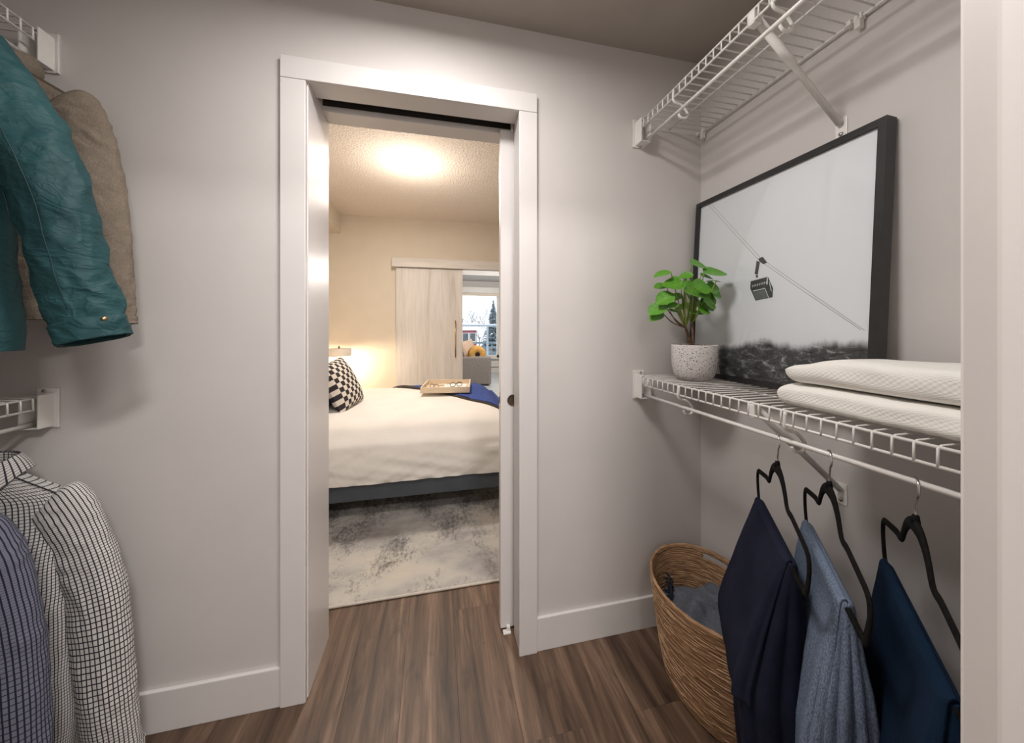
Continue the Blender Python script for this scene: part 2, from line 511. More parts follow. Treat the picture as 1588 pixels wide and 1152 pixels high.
# ------------------------------------------------------------------ mesh builder
class MB:
    def __init__(s):
        s.v = []; s.f = []; s.uv = {}; s.sm = []

    def add(s, verts, faces, smooth=False, uvs=None):
        o = len(s.v)
        s.v += [Vector(p) for p in verts]
        for i, f in enumerate(faces):
            if uvs:
                s.uv[len(s.f)] = [uvs[k] for k in f] if not isinstance(uvs[0], list) else uvs[i]
            s.f.append([k + o for k in f])
            s.sm.append(smooth)
        return s

    def box(s, x0, x1, y0, y1, z0, z1):
        v = [(x, y, z) for z in (z0, z1) for y in (y0, y1) for x in (x0, x1)]
        return s.add(v, [(0, 2, 3, 1), (4, 5, 7, 6), (0, 1, 5, 4), (2, 6, 7, 3), (0, 4, 6, 2), (1, 3, 7, 5)])

    def bevbox(s, x0, x1, y0, y1, z0, z1, b=.002):
        bm = bmesh.new()
        bmesh.ops.create_cube(bm, size=1)
        for q in bm.verts:
            q.co = Vector((x0 if q.co.x < 0 else x1, y0 if q.co.y < 0 else y1, z0 if q.co.z < 0 else z1))
        bmesh.ops.bevel(bm, geom=bm.edges[:], offset=b, segments=2, profile=.6, affect='EDGES')
        bm.verts.index_update()
        r = s.add([q.co for q in bm.verts], [[q.index for q in f.verts] for f in bm.faces])
        bm.free()
        return r

    def tube(s, pts, r, n=8, closed=False, cap=True, flat=1.0, up=None):
        """tube along pts; r number or list; flat squeezes along 'up' (a fixed direction)"""
        pts = [Vector(p) for p in pts]
        L = len(pts)
        rr = r if isinstance(r, (list, tuple)) else [r] * L
        vs = []
        side = None
        for i, p in enumerate(pts):
            if closed:
                tg = pts[(i + 1) % L] - pts[i - 1]
            else:
                tg = pts[min(i + 1, L - 1)] - pts[max(i - 1, 0)]
            if tg.length < 1e-9:
                tg = Vector((0, 0, 1))
            tg.normalize()
            if up is not None:
                b = Vector(up) - tg * tg.dot(Vector(up)); b.normalize()
                a = tg.cross(b)
            else:
                if side is None:
                    ref = Vector((0, 0, 1)) if abs(tg.z) < .9 else Vector((1, 0, 0))
                    side = tg.cross(ref).normalized()
                else:
                    side = (side - tg * tg.dot(side)).normalized()
                a = side
                b = tg.cross(a)
            for k in range(n):
                an = 2 * PI * k / n
                vs.append(p + a * (math.cos(an) * rr[i]) + b * (math.sin(an) * rr[i] * flat))
        fs = []
        for i in range(L if closed else L - 1):
            j = (i + 1) % L
            for k in range(n):
                k2 = (k + 1) % n
                fs.append((i * n + k, i * n + k2, j * n + k2, j * n + k))
        if not closed and cap:
            fs.append(tuple(range(n - 1, -1, -1)))
            fs.append(tuple((L - 1) * n + k for k in range(n)))
        return s.add(vs, fs, True)

    def lathe(s, prof, n=32, c=(0, 0, 0)):
        vs = []; fs = []
        for r, z in prof:
            for k in range(n):
                a = 2 * PI * k / n
                vs.append((c[0] + r * math.cos(a), c[1] + r * math.sin(a), c[2] + z))
        for i in range(len(prof) - 1):
            for k in range(n):
                k2 = (k + 1) % n
                fs.append((i * n + k, i * n + k2, (i + 1) * n + k2, (i + 1) * n + k))
        return s.add(vs, fs, True)

    def grid(s, fn, nu, nv, uvfn=None, closed_u=False, flip=False):
        """fn(i,j) -> point for i in 0..nu, j in 0..nv"""
        cu = nu if closed_u else nu + 1
        vs = []; uv = []
        for j in range(nv + 1):
            for i in range(cu):
                vs.append(fn(i, j))
        fs = []; fu = []
        for j in range(nv):
            for i in range(nu):
                i2 = (i + 1) % cu
                f = (j * cu + i, j * cu + i2, (j + 1) * cu + i2, (j + 1) * cu + i)
                u = [(i, j), (i + 1, j), (i + 1, j + 1), (i, j + 1)]
                if flip:
                    f = f[::-1]; u = u[::-1]
                fs.append(f)
                if uvfn:
                    fu.append([uvfn(*q) for q in u])
        return s.add(vs, fs, True, fu if uvfn else None)

    def prism(s, poly, axis_fn, d0, d1):
        """poly list of (a,b); axis_fn(a,b,d) -> point"""
        n = len(poly)
        vs = [axis_fn(a, b, d0) for a, b in poly] + [axis_fn(a, b, d1) for a, b in poly]
        fs = [tuple(range(n)), tuple(range(2 * n - 1, n - 1, -1))]
        for i in range(n):
            j = (i + 1) % n
            fs.append((i, i + n, j + n, j))
        return s.add(vs, fs)

    def mesh(s, name, org=(0, 0, 0), recalc=True):
        me = bpy.data.meshes.new(name)
        o = Vector(org)
        me.from_pydata([p - o for p in s.v], [], s.f)
        if s.uv:
            ul = me.uv_layers.new(name='UVMap')
            for pi, p in enumerate(me.polygons):
                u = s.uv.get(pi)
                if u:
                    for k, li in enumerate(p.loop_indices):
                        ul.data[li].uv = u[k]
        me.polygons.foreach_set('use_smooth', s.sm)
        if recalc:
            bm = bmesh.new(); bm.from_mesh(me)
            bmesh.ops.recalc_face_normals(bm, faces=bm.faces)
            bm.to_mesh(me); bm.free()
        me.update()
        return me


def world_loc(o):
    p = Vector((0, 0, 0))
    while o is not None:
        p += o.location
        o = o.parent
    return p


def obj(name, mb, mat, parent=None, loc=None, recalc=True):
    """links ONE mesh object; vertices in mb are in world metres"""
    if loc is None:
        if parent is not None:
            loc = world_loc(parent)
        else:
            lo = [min(p[i] for p in mb.v) for i in range(3)]; hi = [max(p[i] for p in mb.v) for i in range(3)]
            loc = Vector(((lo[0] + hi[0]) / 2, (lo[1] + hi[1]) / 2, lo[2]))
    loc = Vector(loc)
    me = mb.mesh(name, loc, recalc)
    me.materials.append(MATS[mat])
    o = bpy.data.objects.new(name, me)
    COL.objects.link(o)
    o.parent = parent
    o.location = loc - (world_loc(parent) if parent is not None else Vector((0, 0, 0)))
    return o


def tag(o, label, cat, group=None):
    o['label'] = label; o['category'] = cat
    if group:
        o['group'] = group
    return o


def thing(name, label, cat, loc, group=None):
    o = bpy.data.objects.new(name, None)
    o.empty_display_size = .05
    COL.objects.link(o)
    o.location = loc
    return tag(o, label, cat, group)


def struct(name, mb, mat, parent=None):
    o = obj(name, mb, mat, parent)
    if parent is None:
        o['kind'] = 'structure'
    return o


def subsurf(o, lv=1):
    m = o.modifiers.new('smooth', 'SUBSURF')
    m.levels = lv; m.render_levels = lv
    return o


def solid(o, th, off=-1):
    m = o.modifiers.new('thickness', 'SOLIDIFY')
    m.thickness = th; m.offset = off
    return o


def nz(x, y=0., z=0.):
    return noise.noise(Vector((x, y, z)))


def sstep(a, b, x):
    t = max(0., min(1., (x - a) / (b - a)))
    return t * t * (3 - 2 * t)


def catmull(pts, k=6):
    P = [Vector(p) for p in pts]
    out = []
    for i in range(len(P) - 1):
        p0 = P[i - 1] if i else P[0] * 2 - P[1]
        p1, p2 = P[i], P[i + 1]
        p3 = P[i + 2] if i + 2 < len(P) else P[-1] * 2 - P[-2]
        for j in range(k):
            t = j / k
            out.append(.5 * ((2 * p1) + (p2 - p0) * t + (2 * p0 - 5 * p1 + 4 * p2 - p3) * t * t + (3 * p1 - p0 - 3 * p2 + p3) * t ** 3))
    out.append(P[-1])
    return out


# ------------------------------------------------------------------ dimensions
YB, YB2 = 1.282, 1.50          # closet back wall, its bedroom face
XR, XL = 1.132, -1.52          # closet side walls
YF0, YF1 = 0.105, 0.232        # closet entry wall
CH, BCH = 2.40, 2.70           # ceilings
OX0, OX1, OH = -.425, .314, 2.07   # pocket-door opening
YFAR = 4.75
BX0, BX1 = -1.62, 2.3
EX0, EX1 = -.47, .5085          # entry opening

# ------------------------------------------------------------------ structure
fl = MB(); fl.box(BX0 - .1, BX1 + .1, -1.35, YFAR + .06, -.08, -.0065)
floor = struct('floor', fl, 'dark_gap')
# floor planks, each one a piece of the floor
PW, PL = .187, 1.22
pm = MB()
hw, hl = PW / 2 - .00015, PL / 2 - .00015
bv = .0004
pm.add([(-hw, -hl, -.0062), (hw, -hl, -.0062), (hw, hl, -.0062), (-hw, hl, -.0062),
        (-hw, -hl, -bv), (hw, -hl, -bv), (hw, hl, -bv), (-hw, hl, -bv),
        (-hw + bv, -hl + bv, 0), (hw - bv, -hl + bv, 0), (hw - bv, hl - bv, 0), (-hw + bv, hl - bv, 0)],
       [(3, 2, 1, 0), (0, 1, 5, 4), (1, 2, 6, 5), (2, 3, 7, 6), (3, 0, 4, 7), (4, 5, 9, 8), (5, 6, 10, 9), (6, 7, 11, 10), (7, 4, 8, 11), (8, 9, 10, 11)])
pme = pm.mesh('plank'); pme.materials.append(MATS['oak_plank'])
fw = world_loc(floor)
rnd = random.Random(11)
ncol = int((BX1 - BX0) / PW)
for c in range(ncol):
    x = BX0 + (c + .5) * PW + .012
    y = -1.35 + PL / 2 - rnd.random() * PL * .8
    while y - PL / 2 < YFAR:
        yc = y
        if yc - PL / 2 > -1.95 and yc + PL / 2 < YFAR + .9:
            o = bpy.data.objects.new('plank', pme); COL.objects.link(o)
            o.parent = floor; o.location = Vector((x, yc, 0)) - fw
        y += PL

# closet walls
b = MB()
b.box(XL, OX0, YB, YB2, 0, CH + .35)
b.box(OX0, OX1 + .012, YB, YB2, OH + .055, CH + .35)
b.box(OX1 + .012, XR + .1, YB, YB + .09, 0, CH + .35)
b.box(OX1 + .012, XR + .1, YB2 - .06, YB2, 0, CH + .35)
b.box(1.08, XR + .1, YB + .09, YB2 - .06, 0, CH + .35)
b.box(OX1 + .012, 1.08, YB + .09, YB2 - .06, OH + .055, CH + .35)
struct('wall_back', b, 'wall_paint')
b = MB(); b.box(XR, XR + .1, YF1, YB, 0, CH); struct('wall_right', b, 'wall_paint')
b = MB(); b.box(XL - .1, XL, YF1, YB, 0, CH); struct('wall_left', b, 'wall_paint')
b = MB()
b.box(XL - .1, EX0, YF0, YF1, 0, CH); b.box(EX1 + .016, XR + .1, YF0, YF1, 0, CH); b.box(EX0, EX1 + .016, YF0, YF1, OH + .03, CH)
struct('wall_front', b, 'wall_paint')
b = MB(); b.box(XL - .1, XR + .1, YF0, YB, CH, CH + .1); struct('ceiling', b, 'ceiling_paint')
# hall behind the camera
b = MB(); b.box(-1.1, -1.0, -1.3, YF0, 0, CH); struct('wall_hall_left', b, 'wall_paint')
b = MB(); b.box(1.0, 1.1, -1.3, YF0, 0, CH); struct('wall_hall_right', b, 'wall_paint')
b = MB(); b.box(-1.1, 1.1, -1.4, -1.3, 0, CH); struct('wall_hall_end', b, 'wall_paint')
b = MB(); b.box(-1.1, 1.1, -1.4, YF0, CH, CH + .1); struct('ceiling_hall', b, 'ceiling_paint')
# entry jamb and stop (right edge of the picture)
b = MB(); b.bevbox(EX1, EX1 + .018, YF0 - .012, YF1 + .004, 0, OH + .01, .003); struct('trim_1', b, 'white_trim')
b = MB(); b.bevbox(EX1 - .012, EX1, YF0 + .035, .2085, 0, OH - .01, .004); struct('trim_2', b, 'white_trim')
b = MB(); b.bevbox(EX0 - .018, EX0, YF0 - .012, YF1 + .004, 0, OH + .01, .003); struct('trim_3', b, 'white_trim')
b = MB(); b.bevbox(EX0, EX1, YF0 - .012, YF1 + .004, OH + .01, OH + .03, .003); struct('trim_4', b, 'white_trim')

# bedroom shell
b = MB(); b.box(BX0 - .1, BX0, YB2 - .06, YFAR + .12, 0, BCH); struct('wall_bedroom_left', b, 'bed_wall_paint')
b = MB(); b.box(BX1, BX1 + .1, YB2 - .06, YFAR + .12, 0, BCH); struct('wall_bedroom_right', b, 'bed_wall_paint')
DX0, DX1, DH = .33, 1.28, 2.06
b = MB()
b.box(BX0, DX0, YFAR, YFAR + .12, 0, BCH); b.box(DX1, BX1, YFAR, YFAR + .12, 0, BCH); b.box(DX0, DX1, YFAR, YFAR + .12, DH, BCH)
struct('wall_bedroom_far', b, 'bed_wall_paint')
b = MB()
b.box(BX0, XL - .0, YB2 - .06, YB2, 0, BCH); b.box(XR + .1, BX1, YB2 - .06, YB2, 0, BCH)
struct('wall_bedroom_near', b, 'bed_wall_paint')
b = MB(); b.box(BX0 - .1, BX1 + .1, YB2 - .06, YFAR + .12, BCH, BCH + .1); struct('ceiling_bedroom', b, 'bed_ceiling')
b = MB(); b.box(BX0, -1.18, YB2, YFAR, BCH - .245, BCH); struct('ceiling_bulkhead', b, 'bed_wall_paint')
b = MB(); b.box(BX0, DX0 - .3, YFAR - .014, YFAR, 0, .12); struct('baseboard_bedroom', b, 'white_trim')

# living room shell
LY = 9.4
b = MB(); b.box(-1.7, 4.2, YFAR + .06, LY + .1, -.08, 0); struct('floor_living', b, 'living_floor')
WX0, WX1, WZ0, WZ1 = .1, 1.76, .42, 2.22
b = MB()
b.box(-1.7, WX0, LY, LY + .15, 0, BCH); b.box(WX1, 4.2, LY, LY + .15, 0, BCH)
b.box(WX0, WX1, LY, LY + .15, 0, WZ0); b.box(WX0, WX1, LY, LY + .15, WZ1, BCH)
struct('wall_living_far', b, 'living_wall')
b = MB(); b.box(-1.8, -1.7, YFAR + .12, LY + .15, 0, BCH); struct('wall_living_left', b, 'living_wall')
b = MB(); b.box(4.2, 4.3, YFAR + .12, LY + .15, 0, BCH); struct('wall_living_right', b, 'living_wall')
b = MB(); b.box(BX1 + .1, 4.2, YFAR + .02, YFAR + .12, 0, BCH); struct('wall_living_near', b, 'living_wall')
b = MB(); b.box(-1.8, 4.3, YFAR + .12, LY + .15, BCH, BCH + .1); struct('ceiling_living', b, 'living_wall')
b = MB(); b.box(-1.7, 4.2, LY - 1.1, LY, BCH - .18, BCH); struct('ceiling_living_bulkhead', b, 'living_wall')
b = MB(); b.box(.9, 4.2, LY - .02, LY, 0, .14); struct('baseboard_living', b, 'white_frame')
b = MB(); b.bevbox(.9, 4.2, LY - .045, LY, .17, .34, .004); struct('trim_5', b, 'white_frame')
# window
wf = MB()
wf.box(WX0, WX1, LY - .01, LY + .08, WZ0, WZ0 + .07); wf.box(WX0, WX1, LY - .01, LY + .08, WZ1 - .07, WZ1)
wf.box(WX0, WX0 + .07, LY - .01, LY + .08, WZ0, WZ1); wf.box(WX1 - .09, WX1, LY - .01, LY + .08, WZ0, WZ1)
win = struct('window_1', wf, 'white_frame')
b = MB(); b.box(WX0 + .07, WX1 - .09, LY + .03, LY + .036, WZ0 + .07, WZ1 - .07); obj('pane', b, 'pane_glass', win)
b = MB(); b.bevbox(WX0 - .05, WX1 + .05, LY - .07, LY - .01, WZ0 - .04, WZ0, .006); obj('window_sill', b, 'white_frame', win)
bl = MB(); bl.bevbox(WX0 - .08, WX1 + .1, LY - .13, LY - .02, WZ1 - .03, WZ1 + .13, .01)
bl = obj('roller_blind', bl, 'white_frame'); tag(bl, 'white roller blind cassette rolled up above the living room window', 'blind')
b = MB(); b.box(WX0 - .04, WX1 + .06, LY - .09, LY - .085, WZ1 - .11, WZ1 - .03); obj('blind_cloth', b, 'shade_white', bl)

# ------------------------------------------------------------------ pocket-door casing, jambs, head
CT = .018
b = MB(); b.bevbox(OX0 - .073, OX0 + .003, YB - CT, YB, 0, OH + .004, .0025); struct('trim_6', b, 'white_trim')
b = MB(); b.bevbox(OX1 - .003, OX1 + .068, YB - CT, YB, 0, OH + .004, .0025); struct('trim_7', b, 'white_trim')
b = MB(); b.bevbox(OX0 - .073, OX1 + .068, YB - CT, YB, OH + .0055, OH + .078, .0025); struct('trim_8', b, 'white_trim')
b = MB(); b.bevbox(OX0, OX0 + .006, YB, YB2 + .012, 0, OH + .02, .002); struct('trim_9', b, 'door_white')     # left jamb
b = MB(); b.bevbox(OX1, OX1 + .012, YB, YB + .085, 0, OH + .02, .002); struct('trim_10', b, 'white_trim')      # split jamb, closet side
b = MB(); b.bevbox(OX1, OX1 + .012, YB2 - .065, YB2 + .012, 0, OH + .02, .002); struct('trim_11', b, 'white_trim')
b = MB(); b.bevbox(OX0 + .006, OX1, YB, YB + .080, OH + .008, OH + .03, .002); struct('trim_12', b, 'white_trim')  # split head
b = MB(); b.bevbox(OX0 + .006, OX1, YB2 - .072, YB2 + .012, OH + .002, OH + .024, .002); struct('trim_13', b, 'white_trim')
b = MB(); b.box(OX0 + .006, OX1, YB + .085, YB2 - .066, OH + .05, OH + .055); b.box(OX0 + .006, OX1, YB2 - .068, YB2 - .06, OH + .0245, OH + .05); struct('trim_14', b, 'track_slot_dark')   # track; dark boxes line the slot to paint in its shade
b = MB(); b.bevbox(OX0 - .07, OX0, YB2, YB2 + .016, 0, OH + .07, .002); struct('trim_15', b, 'white_trim')
b = MB(); b.bevbox(OX1 + .012, OX1 + .085, YB2, YB2 + .016, 0, OH + .07, .002); struct('trim_16', b, 'white_trim')
# the door leaf, slid into its pocket
pd = MB(); pd.bevbox(.262, 1.03, 1.388, 1.423, .012, OH - .004, .002)
door = struct('door_1', pd, 'white_trim')
door['label'] = 'white pocket door slid into the wall, its edge showing'
b = MB()
pull = Vector((.3125, 1.388, at_y(796, 620, 1.388).z))
for r0, r1, d0, d1 in ((.023, .019, -.0025, -.0025), (.019, .017, -.0025, .0), (.017, .0001, .0, .0)):
    vs = []
    n = 28
    for k in range(n):
        a = 2 * PI * k / n
        vs.append((pull.x + r0 * math.cos(a), pull.y + d0 - .0005, pull.z + r0 * math.sin(a)))
    for k in range(n):
        a = 2 * PI * k / n
        vs.append((pull.x + r1 * math.cos(a), pull.y + d1 - .0005, pull.z + r1 * math.sin(a)))
    b.add(vs, [(k, (k + 1) % n, n + (k + 1) % n, n + k) for k in range(n)], True)
obj('finger_pull', b, 'bronze', door)
b = MB(); b.bevbox(.2605, .2635, 1.397, 1.414, pull.z - .035, pull.z + .035, .001); lp = obj('latch_plate', b, 'brass', door)
b = MB(); b.box(.2598, .261, 1.402, 1.409, pull.z - .015, pull.z + .015); obj('latch_slot', b, 'dark_gap', lp)
b = MB(); b.bevbox(.285, .300, 1.372, 1.386, 0.0005, .028, .003); b.bevbox(.270, .302, 1.366, 1.386, 0.0005, .008, .002)
g = obj('door_guide', b, 'shelf_white'); tag(g, 'small white plastic floor guide at the pocket door', 'door guide')

# baseboards
for nm, x0, x1 in (('baseboard_back', XL, OX0 - .073), ('baseboard_back_corner', OX1 + .068, XR)):
    b = MB(); b.bevbox(x0, x1, YB - .013, YB, 0, .128, .003); struct(nm, b, 'white_trim')
b = MB(); b.bevbox(XR - .013, XR, YF1, YB - .013, 0, .128, .003); struct('baseboard_right', b, 'white_trim')
b = MB(); b.bevbox(XL, XL + .013, YF1, YB - .013, 0, .128, .003); struct('baseboard_left', b, 'white_trim')

# ------------------------------------------------------------------ barn door on the bedroom's far wall
d = MB(); d.bevbox(-.50, .362, YFAR - .062, YFAR - .022, .015, 2.035, .003)
bd = struct('door_2', d, 'whitewash_door'); bd['label'] = 'whitewashed wood sliding barn door'
b = MB()
hx = .262
z0, z1 = at_y(707, 554, YFAR - .09).z, at_y(707, 497, YFAR - .09).z
b.tube([(hx, YFAR - .097, z0), (hx, YFAR - .097, z1)], .007, 10)
for zz in (z0 + .07, z1 - .07):
    b.tube([(hx, YFAR - .097, zz), (hx, YFAR - .06, zz)], .007, 8)
obj('handle', b, 'brass', bd)
v = MB(); v.bevbox(-.545, 1.42, YFAR - .11, YFAR - .0, 2.04, 2.155, .004)
struct('trim_17', v, 'whitewash_valance')

# ------------------------------------------------------------------ ceiling fixtures
t = thing('ceiling_light', 'round glowing flush ceiling light in the bedroom', 'ceiling light', (BED_LIGHT[0], BED_LIGHT[1], BCH))
b = MB(); b.lathe([(0.0005, 0), (.09, 0), (.095, -.010), (.09, -.02), (0.0005, -.02)], 40, (BED_LIGHT[0], BED_LIGHT[1], BCH)); obj('base', b, 'white_frame', t)
b = MB(); b.lathe([(.125, -.020), (.128, -.026), (.118, -.045), (.085, -.058), (.045, -.065), (0.0005, -.067)], 40, (BED_LIGHT[0], BED_LIGHT[1], BCH)); obj('diffuser', b, 'lamp_glass_bed', t)
for nm, lb, (x, y) in (('ceiling_light', 'round flush ceiling light in the closet above the doorway', (CLOSET_LIGHT[0], CLOSET_LIGHT[1])),
                       ('ceiling_light', 'added unseen round ceiling light in the hall, fill light for the closet', (0.30, -.72))):  # hall fixture is added, out of view, to carry the fill light
    t = thing(nm, lb, 'ceiling light', (x, y, CH))
    b = MB(); b.lathe([(.0005, 0), (.165, 0), (.17, -.012), (.16, -.03), (.0005, -.03)], 36, (x, y, CH)); obj('base', b, 'white_frame', t)
    b = MB(); b.lathe([(.155, -.030), (.15, -.045), (.12, -.052), (.0005, -.054)], 36, (x, y, CH)); obj('diffuser', b, 'lamp_glass_closet', t)


# ------------------------------------------------------------------ wire shelves
def wire_shelf(side, ztop, label, clips, braces, loops, y0=None, y1=YB - .002):
    """side +1: right wall, -1: left wall"""
    xw = XR if side > 0 else XL
    sx = -side
    dep = .312 if side > 0 else .418
    xf = xw + sx * dep           # front edge
    y0 = YF1 + .012 if y0 is None else y0
    t = thing('wire_shelf', label, 'shelf', (xw + sx * .16, (y0 + y1) / 2, ztop - .03))
    lipz = ztop - .034
    rodz = ztop - .078
    rx = xf - sx * .018
    for nm, x, z, r in (('back_rail', xw + sx * .012, ztop - .004, .0038), ('middle_rail', xw + sx * .165, ztop - .004, .0028),
                        ('lip_rail', xf, ztop - .002, .0032), ('lip_rail', xf - sx * -.002, lipz, .0032)):
        b = MB(); b.tube([(x, y0, z), (x, y1 - .006, z)], r, 8); obj(nm, b, 'shelf_white', t)
    b = MB(); b.tube([(rx, y0, rodz), (rx, y1 - .012, rodz)], .0058, 12); obj('hanging_rod', b, 'shelf_white', t)
    # cross wires: one shared mesh
    wm = MB()
    pts = [(xw + sx * .010, 0, ztop), (xf - sx * .004, 0, ztop + .0005), (xf + sx * .0035, 0, ztop - .003), (xf + sx * .0042, 0, lipz - .003)]
    wm.tube(pts, .0022, 6)
    me = wm.mesh('cross_wire', (0, 0, 0)); me.materials.append(MATS['shelf_white'])
    y = y1 - .022
    L = world_loc(t)
    while y > y0 + .004:
        o = bpy.data.objects.new('cross_wire', me); COL.objects.link(o)
        o.parent = t; o.location = Vector((0, y, 0)) - L
        y -= .0295
    # end bracket on the back wall: flange + box + screws
    br = MB()
    xo = xf + sx * .022
    br.bevbox(min(xo, xo - sx * .052), max(xo, xo - sx * .052), y1 - .004, y1 + .0015, ztop - .095, ztop + .020, .0015)
    br.bevbox(min(xo, xo - sx * .006), max(xo, xo - sx * .006), y1 - .006, y1, ztop - .095, ztop + .020, .0015)
    x_a, x_b = xf + sx * .0105, xf + sx * .0075
    br.box(min(x_a, x_b), max(x_a, x_b), y1 - .046, y1 - .003, ztop - .086, ztop + .006)
    x_c = xf - sx * .034
    br.box(min(x_c, x_a), max(x_c, x_a), y1 - .046, y1 - .003, ztop - .0885, ztop - .0858)
    x_d = x_c + sx * .003
    br.box(min(x_c, x_d), max(x_c, x_d), y1 - .046, y1 - .003, ztop - .0858, ztop - .006)
    bo = obj('end_bracket', br, 'shelf_white', t)
    for zz in (ztop + .013, ztop - .0915):
        s = MB(); c = Vector((xf - sx * .012, y1 - .0045, zz))
        s.tube([c + Vector((0, .002, 0)), c + Vector((0, -.003, 0))], [.005, .0042], 10)
        obj('screw', s, 'screw', bo)
    for y in clips:
        s = MB()
        c = Vector((xw + sx * .012, y, ztop - .004))
        s.bevbox(c.x - .0095, c.x + .0095, y - .009, y + .009, c.z - .009, c.z + .009, .003)
        s.bevbox(c.x - .011, c.x + .005, y - .007, y + .007, c.z - .030, c.z - .008, .002)
        s.bevbox(c.x - .012, c.x + .012, y + .014, y + .030, c.z - .007, c.z + .007, .003)
        obj('wall_clip', s, 'shelf_white', t)
    for y in braces:
        s = MB()
        top = Vector((xf - sx * .010, y, ztop - .014)); bot = Vector((xw + sx * .008, y, ztop - .262))
        mid = top.lerp(bot, .42)
        s.tube([top, top.lerp(mid, .96), mid, mid.lerp(bot, .05), bot], [.0105, .0112, .0112, .0082, .0082], 12)
        s.bevbox(min(xf - sx * .02, xf + sx * .004), max(xf - sx * .02, xf + sx * .004), y - .011, y + .011, ztop - .040, ztop - .004, .003)
        bo = obj('support_brace', s, 'shelf_white', t)
        s = MB(); xp = xw + sx * .003
        s.bevbox(min(xw + sx * .0005, xp), max(xw + sx * .0005, xp), y - .0145, y + .0145, ztop - .305, ztop - .245, .001)
        fo = obj('brace_foot', s, 'shelf_white', bo)
        s = MB(); c = Vector((xp, y, ztop - .291)); s.tube([c, c + Vector((sx * .004, 0, 0))], [.0062, .0045], 10); obj('screw', s, 'screw', bo)
    for y in loops:
        s = MB()
        pts = [(xf, y, ztop - .006), (xf - sx * .001, y, lipz - .004), (rx + sx * .016, y, rodz + .018)]
        path = []
        # hook from the lip back under the rod and up again at its wall side
        for p in catmull([(xf + sx * .001, y, ztop - .004), (xf + sx * .0005, y, lipz - .01), (xf - sx * .030, y - .002, lipz - .022), (xf - sx * .052, y - .004, rodz - .004),
                          (xf - sx * .046, y - .004, rodz - .022), (xf - sx * .026, y - .003, rodz - .022), (rx, y - .001, rodz - .010)], 6):
            path.append(p)
        s.tube(path, .0042, 8)
        obj('rod_hook', s, 'shelf_white', t)
    return xf, rx, rodz


ZT, ZL = 2.092, 1.052
XFR, RXR, RODL = wire_shelf(1, ZL, 'white wire closet shelf holding the plant, picture and towels', (.42, 1.16), (.75,), (1.03, .66))
wire_shelf(1, ZT, 'empty white wire closet shelf above the cable car picture', (.70, 1.255), (.75,), (1.055, .69))
_, RXL, RODL = wire_shelf(-1, ZL, 'white wire closet shelf above the checked shirts', (.45, 1.1), (.62,), (.72,))
_, RXL, RODU = wire_shelf(-1, ZT, 'white wire closet shelf above the teal and brown jackets', (.45, 1.1), (.62,), (.72,))


# ------------------------------------------------------------------ hangers
def frame(P, ang):
    """local (u, v, w) -> world; u along the hanger, v its normal, w up"""
    c, s_ = math.cos(ang), math.sin(ang)

    def f(u, v, w_):
        return Vector((P[0] + u * c - v * s_, P[1] + u * s_ + v * c, P[2] + w_))
    return f


SHOULDER = [(0, .004), (.022, .001), (.045, -.012), (.062, -.030), (.078, -.054), (.092, -.060), (.112, -.060), (.150, -.067), (.185, -.074), (.205, -.079),
            (.218, -.089), (.221, -.110), (.216, -.135), (.206, -.160), (.196, -.170), (.180, -.171)]
SLOPED = [(0, .004), (.03, -.002), (.06, -.018), (.10, -.036), (.15, -.060), (.185, -.080), (.205, -.093), (.215, -.108), (.214, -.130), (.206, -.152), (.194, -.164), (.178, -.166)]


def hanger(P, ang, label, rodz, prof=SHOULDER, group='velvet hangers', neck=.083):
    """P: point on the rod axis"""
    base = (P[0], P[1], rodz - neck)
    f = frame(base, ang)
    t = thing('clothes_hanger', label, 'hanger', (base[0], base[1], base[2] - .171), group)
    left = catmull([f(-u, 0, w_) for u, w_ in reversed(prof)], 3)
    right = catmull([f(u, 0, w_) for u, w_ in prof], 3)
    path = left[:-1] + right
    n = len(path)
    vdir = f(0, 1, 0) - f(0, 0, 0)
    rad = []
    for p in path:
        d_ = (p - Vector(base)).to_2d().length
        rad.append(.0075 + .0055 * math.exp(-(d_ / .045) ** 2))
    b = MB(); b.tube(path, rad, 10, flat=.45, up=vdir)
    obj('body', b, 'velvet_black', t)
    wb = prof[-1][1]
    b = MB(); b.tube([f(-prof[-1][0] - .004, 0, wb), f(prof[-1][0] + .004, 0, wb)], .0052, 10); obj('trouser_bar', b, 'velvet_black', t)
    b = MB()
    b.tube([f(0, 0, .010), f(0, 0, .024)], [.0065, .0045], 10)
    obj('collar', b, 'velvet_black', t)
    # hook: shank, kink, loop over the rod
    r0 = .0058 + .0022
    R_ = .0175
    top = neck
    hk = [f(0, 0, .008), f(0, 0, .030), f(.001, 0, .036)]
    cz = top + r0 - R_
    for a in range(-62, 190, 12):
        an = R(a)
        hk.append(f(R_ * math.cos(an) + 0.0, 0, cz + R_ * math.sin(an)))
    b = MB(); b.tube(catmull(hk, 2), .0019, 8); obj('hook', b, 'chrome', t)
    return f, base


def ang_of(dx, dy):
    return math.atan2(dy, dx)


